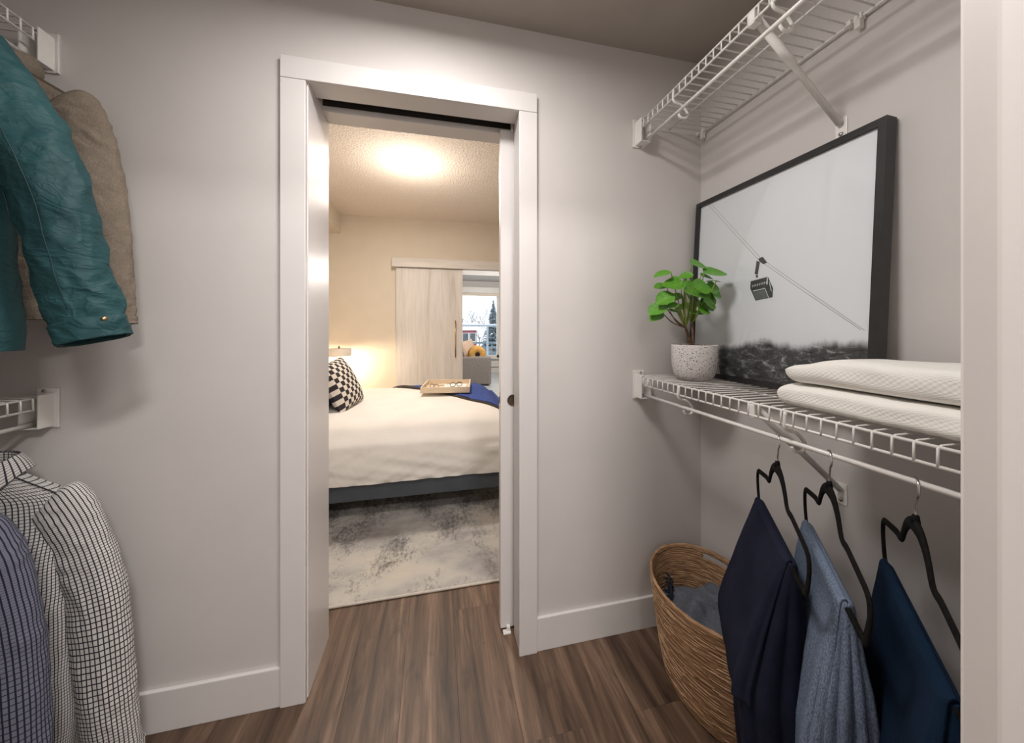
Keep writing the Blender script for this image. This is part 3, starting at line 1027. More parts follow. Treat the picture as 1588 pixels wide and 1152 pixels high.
def trousers(f, wbar, u0, u1, mat, name, label, L_in, L_out, flare_f, flare_b, seed, nfold=3, amp=.012):
    """cloth folded over the hanger bar; f: hanger frame; u0..u1 range on the bar, u1 the near end.
    One long leg hangs as a closed folded volume; the other leg lies over it on the -v side."""
    org = f((u0 + u1) / 2, 0, wbar - L_in)
    t = thing(name, label, 'trousers', org, 'trousers on hangers')
    NS, NE, NFR = 46, 30, 8          # samples along a side, round the near end, round the far end
    tot = 2 * NS + NE + NFR

    def loop(i):
        """-> (side position s 0..1 from far to near, v weight -1..1, end angle or None)"""
        if i < NS:
            return i / NS, 1.0, None
        if i < NS + NE:
            return 1.0, None, PI * (i - NS) / NE
        if i < 2 * NS + NE:
            return 1 - (i - NS - NE) / NS, -1.0, None
        return 0.0, None, PI + PI * (i - 2 * NS - NE) / NFR

    def volume(Lc, ff, fb, r, over, cut):
        rows = [-1.0, -.8, -.55, -.3, 0.0] + [Lc * (k / 46) ** 1.1 for k in range(1, 47)]

        def P(i, j):
            s_, sd, ang = loop(i % tot)
            d = rows[j]
            if d <= 0:
                rv = r * math.sqrt(max(0, 1 - d * d)); zz = wbar + r * -d * 1.0
                vf, vb, d = rv, rv, 0.0
            else:
                dd = d if d < .30 else .30 + (d - .30) * .12
                vf = r + ff * (d / .45) ** .9; vb = r + fb * (dd / .45) ** .9 - max(0, d - .34) * .10 * (fb > .08)
                zz = wbar - d
            g = sstep(0, .22, d)
            mid, hv = (vf - vb) / 2, (vf + vb) / 2
            ulen = u1 - u0
            cap = min(.012 + .05 * d, .035)
            if ang is None:
                v = vf if sd > 0 else -vb
                u = u0 + ulen * s_
                n_u, n_v = 0.0, sd
                ph = s_ * .8 if sd > 0 else 2.6 - s_ * .8
            else:
                v = mid + hv * math.cos(ang)
                near = ang <= PI
                u = (u1 if near else u0) + cap * math.sin(ang)
                n_u, n_v = math.sin(ang), math.cos(ang)
                ph = (.8 + ang / PI) if near else 2.6 + (ang - PI) / PI
            nearw = sstep(.45, 1.0, s_) if ang is None else (1.0 if ang <= PI else .15)
            # folds: rounded ridges, tight valleys, running down the cloth
            wv = ph * nfold * PI * 1.15 + seed + .9 * nz(d * 2.0, seed, ph * .6)
            fold = abs(math.sin(wv)) ** .75 - .55
            broad = nz(ph * 1.7 + seed, d * 1.8, 3.3)
            dis = g * (amp * (1.15 * fold * nearw + .22 * fold * (1 - nearw)) + amp * .8 * broad + .0018 * nz(ph * 7, d * 26, seed) + .004 * nz(ph * 3, d * 11, seed + 4))
            if over:
                dis = dis * .6
            u += n_u * dis * 1.3 + .012 * g * nz(d * 3, seed, 9.1)
            v += n_v * dis
            if d > 0 and cut and ang is None and sd > 0:
                pass
            return f(u, v, zz + .008 * nz(s_ * 4, seed, 7.7) * (d / Lc))
        return rows, P
    # inner, longer leg
    rows, P = volume(L_in, flare_f, flare_b, .0095, False, False)
    b = MB(); b.grid(P, tot, len(rows) - 1, closed_u=True)
    o = obj('leg', b, mat, t); solid(o, .003, 1); subsurf(o, 1)
    # outer leg: a sheet from the +v side over the bar and down the -v side, closed hem
    rows2, P2 = volume(L_out, flare_f + .004, flare_b + .020, .0150, True, False)
    i0, i1 = NS + NE - 9, 2 * NS + NE + 3       # from the near-end curve round the -v side

    def Q(i, j):
        p = P2(i0 + i, j)
        return p
    b = MB(); b.grid(Q, i1 - i0, len(rows2) - 1)
    o = obj('leg', b, mat, t, recalc=False); solid(o, .006, 0); subsurf(o, 1)
    return t


HK = [((RXR, .695), ang_of(-.61, -.79), 'black velvet hanger holding the navy trousers'),
      ((RXR, .579), ang_of(-.675, -.735), 'black velvet hanger holding the grey-blue trousers'),
      ((RXR, .441), ang_of(-.76, -.65), 'black velvet hanger holding the dark teal-blue trousers')]
hang = []
for (x, y), a, lb in HK:
    hang.append(hanger((x, y), a, lb, ZL - .078))
WB = -.171
# +v is to the left of +u: u points to the room, so +v faces the entry; -v faces the back wall
trousers(hang[0][0], WB, -.190, .105, 'navy_cloth', 'trousers', 'navy blue trousers folded over a black hanger beside the basket', .64, .335, .035, .112, 1.7, 3, .012)
trousers(hang[1][0], WB, -.185, .105, 'denim_grey', 'trousers', 'grey-blue denim trousers folded over a black hanger', .66, .60, .050, .045, 4.1, 4, .013)
trousers(hang[2][0], WB, -.178, .165, 'blue_cloth', 'trousers', 'dark teal-blue trousers folded over a black hanger', .64, .58, .055, .040, 6.6, 3, .012)


# ------------------------------------------------------------------ picture
FY0, FY1, FZ0, FZ1 = .627, 1.264, ZL + .0035, 1.778
XB_, XT_ = 1.050, 1.093       # front face at the bottom and top
lean = math.atan2(XT_ - XB_, FZ1 - FZ0)
FH = (FZ1 - FZ0) / math.cos(lean)


def pf(d_, h_, n_):
    """picture frame coordinates: d along from its back-wall end, h up the face, n out of the face"""
    return Vector((XB_ + h_ * math.sin(lean) - n_ * math.cos(lean), FY1 - d_, FZ0 + h_ * math.cos(lean) + n_ * math.sin(lean)))


FWD = FY1 - FY0
t = thing('framed_picture', 'large black-framed black and white cable car picture leaning on the wall', 'picture', (XB_ + .015, (FY0 + FY1) / 2, FZ0))


def frame_bar(d0, d1, h0, h1):
    b = MB(); dp = .034
    v = [pf(d, h, n) for n in (-dp, 0) for h in (h0, h1) for d in (d0, d1)]
    b.add(v, [(0, 2, 3, 1), (4, 5, 7, 6), (0, 1, 5, 4), (2, 6, 7, 3), (0, 4, 6, 2), (1, 3, 7, 5)])
    return b


fwid = .018
for d0, d1, h0, h1 in ((0, FWD, 0, fwid), (0, FWD, FH - fwid, FH), (0, fwid, fwid, FH - fwid), (FWD - fwid, FWD, fwid, FH - fwid)):
    obj('frame_bar', frame_bar(d0, d1, h0, h1), 'frame_black', t)
b = MB()
q = [(fwid, fwid), (FWD - fwid, fwid), (FWD - fwid, FH - fwid), (fwid, FH - fwid)]
b.add([pf(d, h, -.010) for d, h in q], [(0, 1, 2, 3)], False, [(0, 0), (1, 0), (1, 1), (0, 1)])
pr = obj('print', b, 'mountain_print', t, recalc=False)
b = MB()
v = [pf(d, h, n) for n in (-.033, -.011) for d, h in q]
b.add(v, [(3, 2, 1, 0), (4, 5, 6, 7), (0, 1, 5, 4), (1, 2, 6, 5), (2, 3, 7, 6), (3, 0, 4, 7)])
obj('backing_board', b, 'mat_board', t)


def pic_pt(px, py):
    """pixel -> (d,h) on the print plane"""
    o = Vector((0, 0, H)); r_ = ray(px, py)
    p0 = pf(0, 0, -.010); n_ = (pf(0, 0, 1) - pf(0, 0, 0))
    k = (p0 - o).dot(n_) / r_.dot(n_)
    p = o + r_ * k
    return (FY1 - p.y, (p.z - FZ0) / math.cos(lean) - .0)


def ink(name, polys, mat, n_=-.0095):
    b = MB()
    for pl in polys:
        b.add([pf(d, h, n_) for d, h in pl], [tuple(range(len(pl)))])
    return obj(name, b, mat, pr, recalc=False)


def crop3(x, y):              # pixel in the enlarged view of the cable car -> photo pixel
    return pic_pt(1150 + x / 806 * 70, 380 + y / 1152 * 100)


def strip(pts, wd):
    out = []
    for (x0, y0), (x1, y1) in zip(pts, pts[1:]):
        L_ = math.hypot(x1 - x0, y1 - y0); nx, ny = -(y1 - y0) / L_ * wd / 2, (x1 - x0) / L_ * wd / 2
        out.append([(x0 + nx, y0 + ny), (x1 + nx, y1 + ny), (x1 - nx, y1 - ny), (x0 - nx, y0 - ny)])
    return out


c1 = [pic_pt(*p) for p in ((1099, 318), (1140, 363), (1176, 402), (1240, 447), (1335, 511))]
c2 = [pic_pt(*p) for p in ((1104, 317), (1145, 362), (1181, 401), (1243, 444), (1341, 512))]
ink('printed_cable', strip(c1, .0016), 'ink_cable', -.0098)
ink('printed_cable', strip(c2, .0014), 'ink_cable', -.0098)
ink('printed_cabin', [[crop3(*p) for p in ((165, 640), (470, 555), (565, 770), (555, 930), (250, 990), (155, 770))]], 'ink_dark', -.0096)
ink('printed_cabin_arm', [[crop3(*p) for p in ((270, 275), (330, 300), (290, 530), (235, 510))], [crop3(*p) for p in ((300, 240), (380, 205), (460, 310), (390, 340), (320, 290))],
                          [crop3(*p) for p in ((250, 530), (295, 535), (290, 580), (262, 580))]], 'ink_dark', -.0097)
stripes = []
for k in range(9):
    x = 190 + k * 31
    y = 715 - k * 8.5
    stripes.append([crop3(x, y), crop3(x + 17, y - 6), crop3(x + 12, y + 38 - 4), crop3(x + 2, y + 40)])
stripes.append([crop3(*p) for p in ((455, 565), (475, 560), (470, 700), (445, 705))])
stripes += [[crop3(*p) for p in ((205, 812), (420, 762), (425, 776), (210, 828))], [crop3(*p) for p in ((412, 770), (426, 768), (497, 945), (484, 948))]]
stripes += [[crop3(*p) for p in ((490, 640), (508, 660), (545, 830), (522, 800))]]
stripes += [[crop3(*p) for p in ((178, 632), (462, 556), (464, 566), (180, 643))]]
ink('printed_cabin_rails', stripes, 'ink_light', -.0092)
ink('printed_cabin_floor', [[crop3(*p) for p in ((215, 840), (405, 795), (475, 945), (255, 985))]], 'ink_mid', -.0094)
b = MB()
b.add([pf(d, h, n) for n in (-.006, -.004) for d, h in q], [(3, 2, 1, 0), (4, 5, 6, 7), (0, 1, 5, 4), (1, 2, 6, 5), (2, 3, 7, 6), (3, 0, 4, 7)])
obj('glass', b, 'pane_glass', t)

# ------------------------------------------------------------------ potted plant
PC = Vector((.951, 1.112, ZL + .0035))
t = thing('potted_plant', 'green round-leaved plant in a speckled grey pot on the wire shelf', 'potted plant', PC)
b = MB()
b.lathe([(.0005, 0), (.046, 0), (.058, .004), (.068, .017), (.0745, .04), (.0775, .07), (.0785, .128), (.0775, .131), (.0735, .131), (.072, .126), (.071, .105)], 48, PC)
obj('pot', b, 'terrazzo_pot', t)
b = MB()
b.grid(lambda i, j: PC + Vector((.0715 * i / 8 * math.cos(j * 2 * PI / 24), .0715 * i / 8 * math.sin(j * 2 * PI / 24), .112 + .006 * nz(i * .9 * math.cos(j * .26), i * .9 * math.sin(j * .26)))), 8, 24)
obj('soil', b, 'soil', t)
cz_ = ray(1075, 560); zc = PC.x * math.sin(T) + PC.y * math.cos(T)
rt = Vector((math.cos(T), -math.sin(T), 0)); fwv = Vector((math.sin(T), math.cos(T), 0))


def plant_pt(cx, cy, dep):
    px, py = 1000 + cx / 5.486, 390 + cy / 5.486
    k = (zc + dep)
    return Vector((0, 0, H)) + ray(px, py) * k


jn1 = plant_pt(345, 640, 0); jn2 = plant_pt(400, 600, .01)
trunks = [(PC + Vector((-.010, 0, .108)), jn1), (PC + Vector((.004, .012, .108)), jn2)]
for i, (p0, p1) in enumerate(trunks):
    b = MB(); md = p0.lerp(p1, .5) + Vector((.002, 0, 0))
    b.tube(catmull([p0, md, p1, p1 + Vector((0, 0, .012))], 5), [.0052 - .0012 * k / 15 for k in range(16)], 8)
    obj('trunk', b, 'plant_bark', t)
# leaf list: centre in the enlarged view, depth offset, length (m), pitch towards viewer (deg), yaw of the tip, roll
LV = [(460, 112, .00, .052, 28, 20, 0), (600, 178, -.02, .062, 6, 4, -6), (530, 214, .03, .036, 5, 10, 4), (150, 190, -.01, .045, 12, 170, 8), (250, 235, .03, .030, 22, 160, 0),
      (350, 240, .03, .040, 60, 60, 10), (248, 280, -.04, .055, 30, 175, -5), (440, 325, -.055, .072, 34, 25, -12), (580, 310, -.01, .040, 40, 10, 0), (540, 392, -.03, .056, 34, 15, 8),
      (390, 392, .0, .046, 48, 70, 0), (170, 398, -.035, .050, 30, 190, 24), (262, 388, .03, .036, 30, 140, 0), (105, 490, -.02, .048, 18, 190, 24), (230, 460, -.04, .032, 22, 150, 0),
      (258, 506, -.045, .034, 10, 30, -4), (98, 552, -.01, .040, 14, 190, 24), (535, 455, -.02, .044, 24, 15, 6), (480, 462, .02, .040, 46, 30, 0), (440, 520, -.03, .040, 12, 10, -4),
      (132, 296, .04, .034, 20, 190, 5), (600, 348, .05, .044, 26, 10, 20), (575, 252, .055, .036, 70, 90, 0), (320, 470, .05, .040, 35, 120, 0), (420, 250, .045, .040, 40, 70, 0),
      (350, 205, -.01, .034, 34, 150, 0), (555, 440, -.05, .042, 26, 20, 10), (490, 300, -.06, .048, 30, 12, 0), (505, 500, -.05, .034, 22, 10, 4)]
lm = MB()
# leaf: round blade, slightly cupped, base at origin pointing +x, unit length
NL, NWd = 8, 6


def leafpt(i, j):
    a = i / NL
    x = a
    wd = .50 * math.sin(PI * min(1, max(0, a)) ** .85) ** .72 if 0 < a < 1 else 0
    s_ = (j / NWd) * 2 - 1
    return Vector((x, s_ * wd, .10 * (s_ * s_ - .5) * wd * 2 - .16 * a * a + .04))


lm.grid(leafpt, NL, NWd, lambda i, j: (i / NL, j / NWd))
leafme = lm.mesh('leaf', (0, 0, 0), recalc=False); leafme.materials.append(MATS['leaf_green'])
tl = world_loc(t)
for (cx, cy, dep, ln, pitch, yaw, roll) in LV:
    ln *= 1.5
    pitch += 13
    if cx > 480:
        dep = min(dep, -.02) - .02
        pitch += 14
    ctr = plant_pt(cx, cy, dep)
    # tip direction in view plane: yaw 0 = picture right, 180 = left; pitch tilts the blade's face to the viewer
    dirx = rt * math.cos(R(yaw)) + fwv * math.sin(R(yaw)) * .6
    dirx = (dirx + Vector((0, 0, -.02 * roll))).normalized()
    nrm = (Vector((0, 0, 1)) * math.cos(R(pitch)) - fwv * math.sin(R(pitch)))
    nrm = (nrm - dirx * nrm.dot(dirx)).normalized()
    yv = nrm.cross(dirx)
    base = ctr - dirx * (ln / 2)
    M = Matrix((dirx, yv, nrm)).transposed().to_4x4()
    o = bpy.data.objects.new('leaf', leafme); COL.objects.link(o); o.parent = t
    o.matrix_basis = Matrix.Translation(base - tl) @ M @ Matrix.Diagonal((ln, ln * random.uniform(.88, 1.02), ln, 1))
    # stalk
    j_ = jn1 if cx < 370 else jn2
    md = j_.lerp(base, .5) + Vector((0, 0, -.014)) + (base - j_) * .08
    b = MB(); b.tube(catmull([j_ + Vector((0, 0, -.004)), md, base + dirx * ln * .04], 6), [.0026 - .0011 * k / 12 for k in range(13)], 6)
    obj('stalk', b, 'plant_bark' if cy > 470 and cx < 300 else 'plant_stem', t)


# ------------------------------------------------------------------ folded towels
def towel(name, label, x0, x1, y0, y1, z0, th, seed, droop=.0):
    """folded towel: rounded slab with a plump fold edge"""
    b = MB()
    nu = 56
    rr = th * .5
    L_ = y1 - y0
    rows = [rr * (1 - math.cos(k * PI / 2 / 8)) for k in range(9)]
    rows += [rr + (L_ - 2 * rr) * k / 24 for k in range(1, 24)]
    rows += [L_ - v for v in reversed(rows[:9])]

    def P(i, j):
        a = 2 * PI * i / nu
        yy = rows[j]
        de = min(yy, L_ - yy)
        k = math.sqrt(max(0, 1 - (1 - min(1, de / rr)) ** 2))
        k = max(k, .02)
        ca, sa = math.cos(a), math.sin(a)
        xx = abs(ca) ** .32 * (1 if ca > 0 else -1)
        zz = abs(sa) ** .62 * (1 if sa > 0 else -1)
        X = (x0 + x1) / 2 + xx * ((x1 - x0) / 2 - rr * (1 - k) * .8)
        Y = y0 + yy
        Z = z0 + th / 2 + zz * th / 2 * k
        e_ = sstep(.10, .0, L_ - yy) * 0
        if zz > 0:
            Z += (.005 * nz(X * 9 + seed, Y * 8) + .003 * nz(X * 24, Y * 24, seed)) * k - droop * sstep(.13, 0, L_ - yy) * zz
        elif droop:
            Z += 0
        X += .004 * nz(Y * 14, Z * 40, seed)
        return Vector((X, Y, Z))
    b.grid(P, nu, len(rows) - 1, lambda i, j: (i / nu * 2 * (x1 - x0 + th), rows[min(j, len(rows) - 1)]), closed_u=True)
    o = obj(name, b, 'waffle_towel')
    subsurf(o, 1)
    tag(o, label, 'towel', 'folded white towels')
    # the folded edge: a shallow tuck line along the front
    return o


towel('folded_towel', 'folded white waffle towel, lower of the two on the shelf', .842, 1.044, .28, .712, ZL + .004, .056, 1.1)
towel('folded_towel', 'folded white waffle towel, upper of the two on the shelf', .850, 1.042, .285, .700, ZL + .0625, .064, 5.1, .020)

# ------------------------------------------------------------------ basket with blanket
BC = Vector((.935, .998, 0))
NSEG = 96
t = thing('woven_basket', 'oval woven straw laundry basket standing in the corner', 'basket', BC)


def rim_h(a):
    return .345 + .012 * math.cos(2 * (a - R(55)))


def bpt(a, q, grow=0.0):
    """a angle, q 0 bottom .. 1 rim"""
    ax = .128 + .050 * q ** .7 + grow; by = .182 + .062 * q ** .7 + grow
    wob = 1 + .010 * nz(math.cos(a) * 1.5, math.sin(a) * 1.5, q * 2)
    return Vector((BC.x + ax * wob * math.cos(a), BC.y + by * wob * math.sin(a), .004 + q * rim_h(a)))


NC = 58
slot_a = (R(22), R(48))
for k in range(NC):
    q = (k + .5) / NC
    pts = []
    gaps = k in (NC - 6, NC - 5, NC - 4)
    for i in range(NSEG):
        a = 2 * PI * i / NSEG
        qq = q + .006 * nz(a * 2.3, k * 1.7) + .004 * math.sin(3 * a + k)
        p = bpt(a, qq, .0022 * nz(a * 7, k * 3.3))
        pts.append((a, p))
    rad = .0046 if k < NC - 2 else .0060
    b = MB() if k == 0 else b
    if gaps:
        lo = [p for a, p in pts if a >= slot_a[1]] + [p for a, p in pts if a <= slot_a[0]]
        b.tube(lo, rad, 6)
    else:
        rr = [rad * (1 + .25 * nz(i * .9, k * 2.1)) for i in range(NSEG)]
        b.tube([p for _, p in pts], rr, 6, closed=True)
wv = obj('woven_strands', b, 'strand', t); wv['kind'] = 'stuff'
# loose straw lying across the coils
b = MB()
rs = random.Random(5)
for k in range(520):
    a0 = rs.random() * 2 * PI; q0 = rs.random() * .95 + .02; da = rs.uniform(.12, .4); dq = rs.uniform(-.016, .016)
    if slot_a[0] - .4 < a0 < slot_a[1] and q0 > .84:
        continue
    pts = [bpt(a0 + da * s_ / 5, min(.985, q0 + dq * s_ / 5), .0048) for s_ in range(6)]
    b.tube(pts, .0013, 4)
lo_ = obj('loose_straw', b, 'strand_light', t); lo_['kind'] = 'stuff'
b = MB(); b.grid(lambda i, j: Vector((BC.x + .126 * i / 6 * math.cos(j * 2 * PI / 40), BC.y + .181 * i / 6 * math.sin(j * 2 * PI / 40), .004)), 6, 40); obj('basket_floor', b, 'strand', t)

b = MB()


def blk(i, j):
    rr = i / 44; a = 2 * PI * j / 84
    q_ = .62
    ax, by = .152 * rr, .214 * rr
    x = BC.x + ax * math.cos(a); y = BC.y + by * math.sin(a)
    hgt = .238 + .03 * (1 - rr ** 2.2) - .035 * sstep(.8, 1.2, y) + .085 * sstep(.90, 1.06, x) * (1 - sstep(.95, 1.2, y))
    fx = nz(x * 6.5 + 3, y * 6.5, 1.1)
    fold = abs(math.sin((x * 1.2 + y * .75) * 26 + 3.2 * nz(x * 5, y * 5, 2))) ** 1.6
    hgt += .030 * fx + .018 * fold * (1 - .5 * rr) + .006 * nz(x * 40, y * 40)
    for (ax_, ay_, bx_, by_, hh, wd_) in ((.80, .98, 1.06, 1.12, .045, .028), (.84, .86, 1.08, .99, .062, .030), (.88, 1.16, 1.04, .84, .040, .022), (.95, .80, 1.10, 1.06, .050, .026)):
        dx_, dy_ = bx_ - ax_, by_ - ay_
        k_ = max(0, min(1, ((x - ax_) * dx_ + (y - ay_) * dy_) / (dx_ * dx_ + dy_ * dy_)))
        dd_ = math.hypot(x - ax_ - k_ * dx_, y - ay_ - k_ * dy_) + .012 * nz(x * 12, y * 12, 4)
        hgt += hh * math.exp(-(dd_ / wd_) ** 2) * (1 - .6 * rr)
    return Vector((x, y, hgt - .04 * sstep(.9, 1., rr)))


b.grid(blk, 44, 84)
o = obj('blanket', b, 'knit_grey')
solid(o, .006, -1); subsurf(o, 1)
tag(o, 'crumpled dark grey knitted blanket stuffed in the straw basket', 'blanket')
b = MB()
for k in range(46):
    p = Vector((BC.x - .105 + .0016 * k + rs.uniform(-.004, .004), BC.y + .085 + .0019 * k + rs.uniform(-.01, .01), .258 + rs.uniform(-.004, .012)))
    dv = Vector((rs.uniform(-.025, .01), rs.uniform(.0, .03), rs.uniform(-.004, .022)))
    b.tube(catmull([p, p + dv * .5 + Vector((rs.uniform(-.006, .006), 0, .006)), p + dv], 3), .0014, 5)
fr_ = obj('fringe', b, 'knit_dark', o); fr_['kind'] = 'stuff'


# ------------------------------------------------------------------ garments on the left rod
def garment(f, spec, mat, name, label, cat, detail, group):
    """f: frame at the hanger neck; spec: measures"""
    sw, hem, bt = spec['shoulder'], spec['hem'], spec['thick']
    org = f(0, 0, -hem)
    t = thing(name, label, cat, org, group)
    seed = spec['seed']
    wr = spec.get('wrinkle', 1.0)
    # ---- body
    rows = [-.005, .004, .014, .026, .040, .055, .075, .10, .135, .17, .21] + [.25 + k * (hem - .25) / 26 for k in range(27)]
    nu = 64

    def half(w_):
        # half width at drop w_
        if w_ < .075:
            return .058 + (sw - .028 - .058) * max(0, (w_ + .005) / .08) ** 1.1
        return sw - .028 + .016 * sstep(.075, .15, w_) - .012 * sstep(.15, .24, w_) + spec.get('flare', 0.0) * (w_ - .135)

    def body(i, j):
        w_ = rows[j]; a = 2 * PI * i / nu
        hw_ = half(w_)
        ht = .03 + (bt - .03) * sstep(0, .26, w_)
        ca, sa = math.cos(a), math.sin(a)
        u = hw_ * abs(ca) ** .7 * (1 if ca > 0 else -1)
        v = ht * abs(sa) ** .85 * (1 if sa > 0 else -1)
        g = sstep(.1, .4, w_)
        fo = .013 * nz(u * 9 + seed, w_ * 1.6, sa * .7) * g + wr * .007 * nz(u * 10 + w_ * 13, w_ * 22 - u * 6, seed + sa) * g
        fo += wr * .004 * nz(u * 5, w_ * 48, seed + 3 + sa) * g
        v += fo * (1 if sa > 0 else -1) * min(1, abs(sa) * 2)
        rid = max(0, 1 - 3.0 * abs(nz(u * 7 + w_ * 3, w_ * 11, seed * 1.7 + (sa > 0)))) ** 2
        v += wr * .006 * rid * g * (1 if sa > 0 else -1) * min(1, abs(sa) * 2)
        u += .012 * nz(w_ * 6, seed, sa) * g
        return f(u, v, -w_)
    b = MB(); b.grid(body, nu, len(rows) - 1, lambda i, j: (i / nu * 1.1, rows[min(j, len(rows) - 1)]), closed_u=True)
    bo = obj('body', b, mat, t); subsurf(bo, 1)
    # ---- sleeves
    for sg in (1, -1):
        sl = spec['sleeve']; path = catmull([(sg * (sw - .090), -.082), (sg * (sw - .062), -.112), (sg * (sw - .050 + spec['out'] * .25), -.20), (sg * (sw - .045 + spec['out'] * .58), -.36), (sg * (sw - .045 + spec['out'] * .82), -.075 - sl * .78), (sg * (sw - .045 + spec['out']), -.075 - sl)], 18)
        npth = len(path); r0, r1 = spec['r0'], spec['r1']
        fwd = spec.get('fwd', 0.0)
        ns = 64

        def slv(i, j, sg=sg, path=path):
            q = j / (npth - 1); p = path[j]
            tg = (path[min(j + 1, npth - 1)] - path[max(j - 1, 0)]).normalized()
            nr = Vector((tg.y, -tg.x)) * (1)
            a = 2 * PI * i / ns
            rad = r0 * (.42 + .58 * sstep(0, .14, q)) + (r1 - r0) * q
            ru = rad * spec.get('ru', 1.0); rv = rad * spec.get('rv', .8) * (.55 + .45 * sstep(0, .2, q))
            ca, sa = math.cos(a), math.sin(a)
            g = sstep(.05, .25, q)
            d_ = wr * (.0045 * nz(q * 4 + ca * 1.3, sa * 1.3 + q * 3, seed + sg) + .0022 * nz(q * 26 + ca * 3.2, sa * 2.2 - q * 6, seed + 5 + sg) + .0028 * nz(q * 62, ca * 3 + q * 14, seed + sa)) * g
            rid = max(0, 1 - 3.2 * abs(nz(q * 7 + ca * 1.1, sa * 1.1 + q * 9, seed * 1.3 + sg))) ** 2
            rid2 = max(0, 1 - 3.0 * abs(nz(q * 15 - ca * 1.6, sa * 1.8 + q * 5, seed * 2.3 + sg))) ** 2
            d_ += wr * (.0048 * rid + .0026 * rid2) * g
            el = math.exp(-((q - .58) / .16) ** 2)
            d_ += wr * .0012 * el * math.sin(q * 70 + 2.2 * ca + 3 * nz(q * 9, ca, seed))
            uo = nr.x * ca * (ru + d_); wo = nr.y * ca * (ru + d_)
            return f(p.x + uo, -fwd * q + sa * (rv + d_), p.y + wo)
        b = MB(); b.grid(slv, ns, npth - 1, lambda i, j: (i / ns * .42, j / (npth - 1) * sl * 1.05), closed_u=True)
        so = obj('sleeve', b, mat, t); solid(so, .003, -1); subsurf(so, 1)
        # cuff band
        j0 = npth - 1 - int(npth * spec.get('cuff', .09))

        def cf(i, j):
            jj = j0 + (npth - 1 - j0) * j / 6
            k = int(jj); fr = jj - k
            c0 = slv(i, min(k, npth - 1)); c1_ = slv(i, min(k + 1, npth - 1))
            p = c0.lerp(c1_, fr)
            pc = f(path[min(k, npth - 1)].x, -fwd * jj / (npth - 1), path[min(k, npth - 1)].y)
            return p + (p - pc).normalized() * (.0012 + .0012 * (j in (0, 6)))
        b = MB(); b.grid(cf, ns, 6, lambda i, j: (i / ns * .42, j * .01 + .003), closed_u=True)
        co = obj('cuff', b, detail.get('cuff_mat', mat), so); solid(co, .002, 1); subsurf(co, 1)
        if detail.get('button'):
            p = slv(int(ns * .62), npth - 6); pc = f(path[npth - 6].x, -fwd, path[npth - 6].y)
            dr = (p - pc).normalized()
            b = MB(); b.tube([p + dr * .003, p + dr * .0075], [.0055, .0045], 10); obj('button', b, 'brass', co)
        # seams: thin raised stitching lines
        for (af, qa, qb) in detail.get('seams', []):
            pts = []
            for s_ in range(30):
                q = qa + (qb - qa) * s_ / 29
                j = int(q * (npth - 1)); i = af * ns
                i0 = int(i)
                p = slv(i0, j); pc = f(path[j].x, -fwd * q, path[j].y)
                pts.append(p + (p - pc).normalized() * .0006)
            b = MB(); b.tube(pts, .0014, 5); obj('seam', b, detail.get('seam_mat', mat), so)
        if detail.get('patch'):
            a0, a1, qa, qb = detail['patch']
            pts = []
            for s_ in range(41):
                th_ = s_ / 40
                if th_ < .38:
                    q = qb - (qb - qa - .05) * th_ / .38; a_ = a0
                elif th_ < .62:
                    x = (th_ - .38) / .24 * PI; a_ = (a0 + a1) / 2 - (a1 - a0) / 2 * math.cos(x); q = qa + .05 - .05 * math.sin(x)
                else:
                    q = qa + .05 + (qb - qa - .05) * (th_ - .62) / .38; a_ = a1
                jf = q * (npth - 1); j = int(jf); i = a_ * ns; i0 = int(i) % ns
                p = slv(i0, j).lerp(slv((i0 + 1) % ns, j), i - int(i)); p = p.lerp(slv(i0, min(j + 1, npth - 1)).lerp(slv((i0 + 1) % ns, min(j + 1, npth - 1)), i - int(i)), jf - j)
                pc = f(path[j].x, -fwd * q, path[j].y)
                pts.append(p + (p - pc).normalized() * .0004)
            b = MB(); b.tube(pts, .0008, 5); obj('elbow_patch_seam', b, detail.get('seam_mat', mat), so)
    # ---- shoulder seams on the body
    if detail.get('yoke'):
        for sg in (1, -1):
            pts = []
            for k in range(20):
                w_ = .012 + (.135 - .012) * k / 19
                hw_ = half(w_)
                ht = .03 + (bt - .03) * sstep(0, .26, w_)
                pts.append(f(sg * hw_ * .93, -ht * .55, -w_ + .004))
            b = MB(); b.tube(pts, .0016, 5); obj('yoke_seam', b, detail.get('seam_mat', mat), bo)
    # ---- collar
    ck = detail.get('collar', 'stand')
    nc = 36
    if ck == 'shirt':
        # stand + turned-down leaves with points
        def stand(i, j):
            a = R(-62) + R(304) * i / nc - R(0)
            a = -PI / 2 + R(24) + (2 * PI - R(48)) * i / nc
            ru, rv = .072, .050
            return f(ru * math.cos(a), rv * math.sin(a), -.004 + .036 * j / 4 - .020 * max(0, -math.sin(a)))
        b = MB(); b.grid(stand, nc, 4, lambda i, j: (i / nc * .4, j * .01)); o = obj('collar_stand', b, mat, t); solid(o, .002, 0); subsurf(o, 1)

        def leaf(i, j):
            a = -PI / 2 + R(16) + (2 * PI - R(32)) * i / nc
            q = j / 6
            front = max(0, -math.sin(a)) ** 1.5
            dr = .042 + .050 * front
            ru, rv = .074 + .022 * q, .052 + .030 * q + .008 * front * q
            return f(ru * math.cos(a) + .0 * q, rv * math.sin(a), .034 - .020 * max(0, -math.sin(a)) - dr * q + .004 * math.sin(q * PI))
        b = MB(); b.grid(leaf, nc, 6, lambda i, j: (i / nc * .42, j * .012)); o = obj('collar', b, mat, t); solid(o, .0025, 0); subsurf(o, 1)
    else:
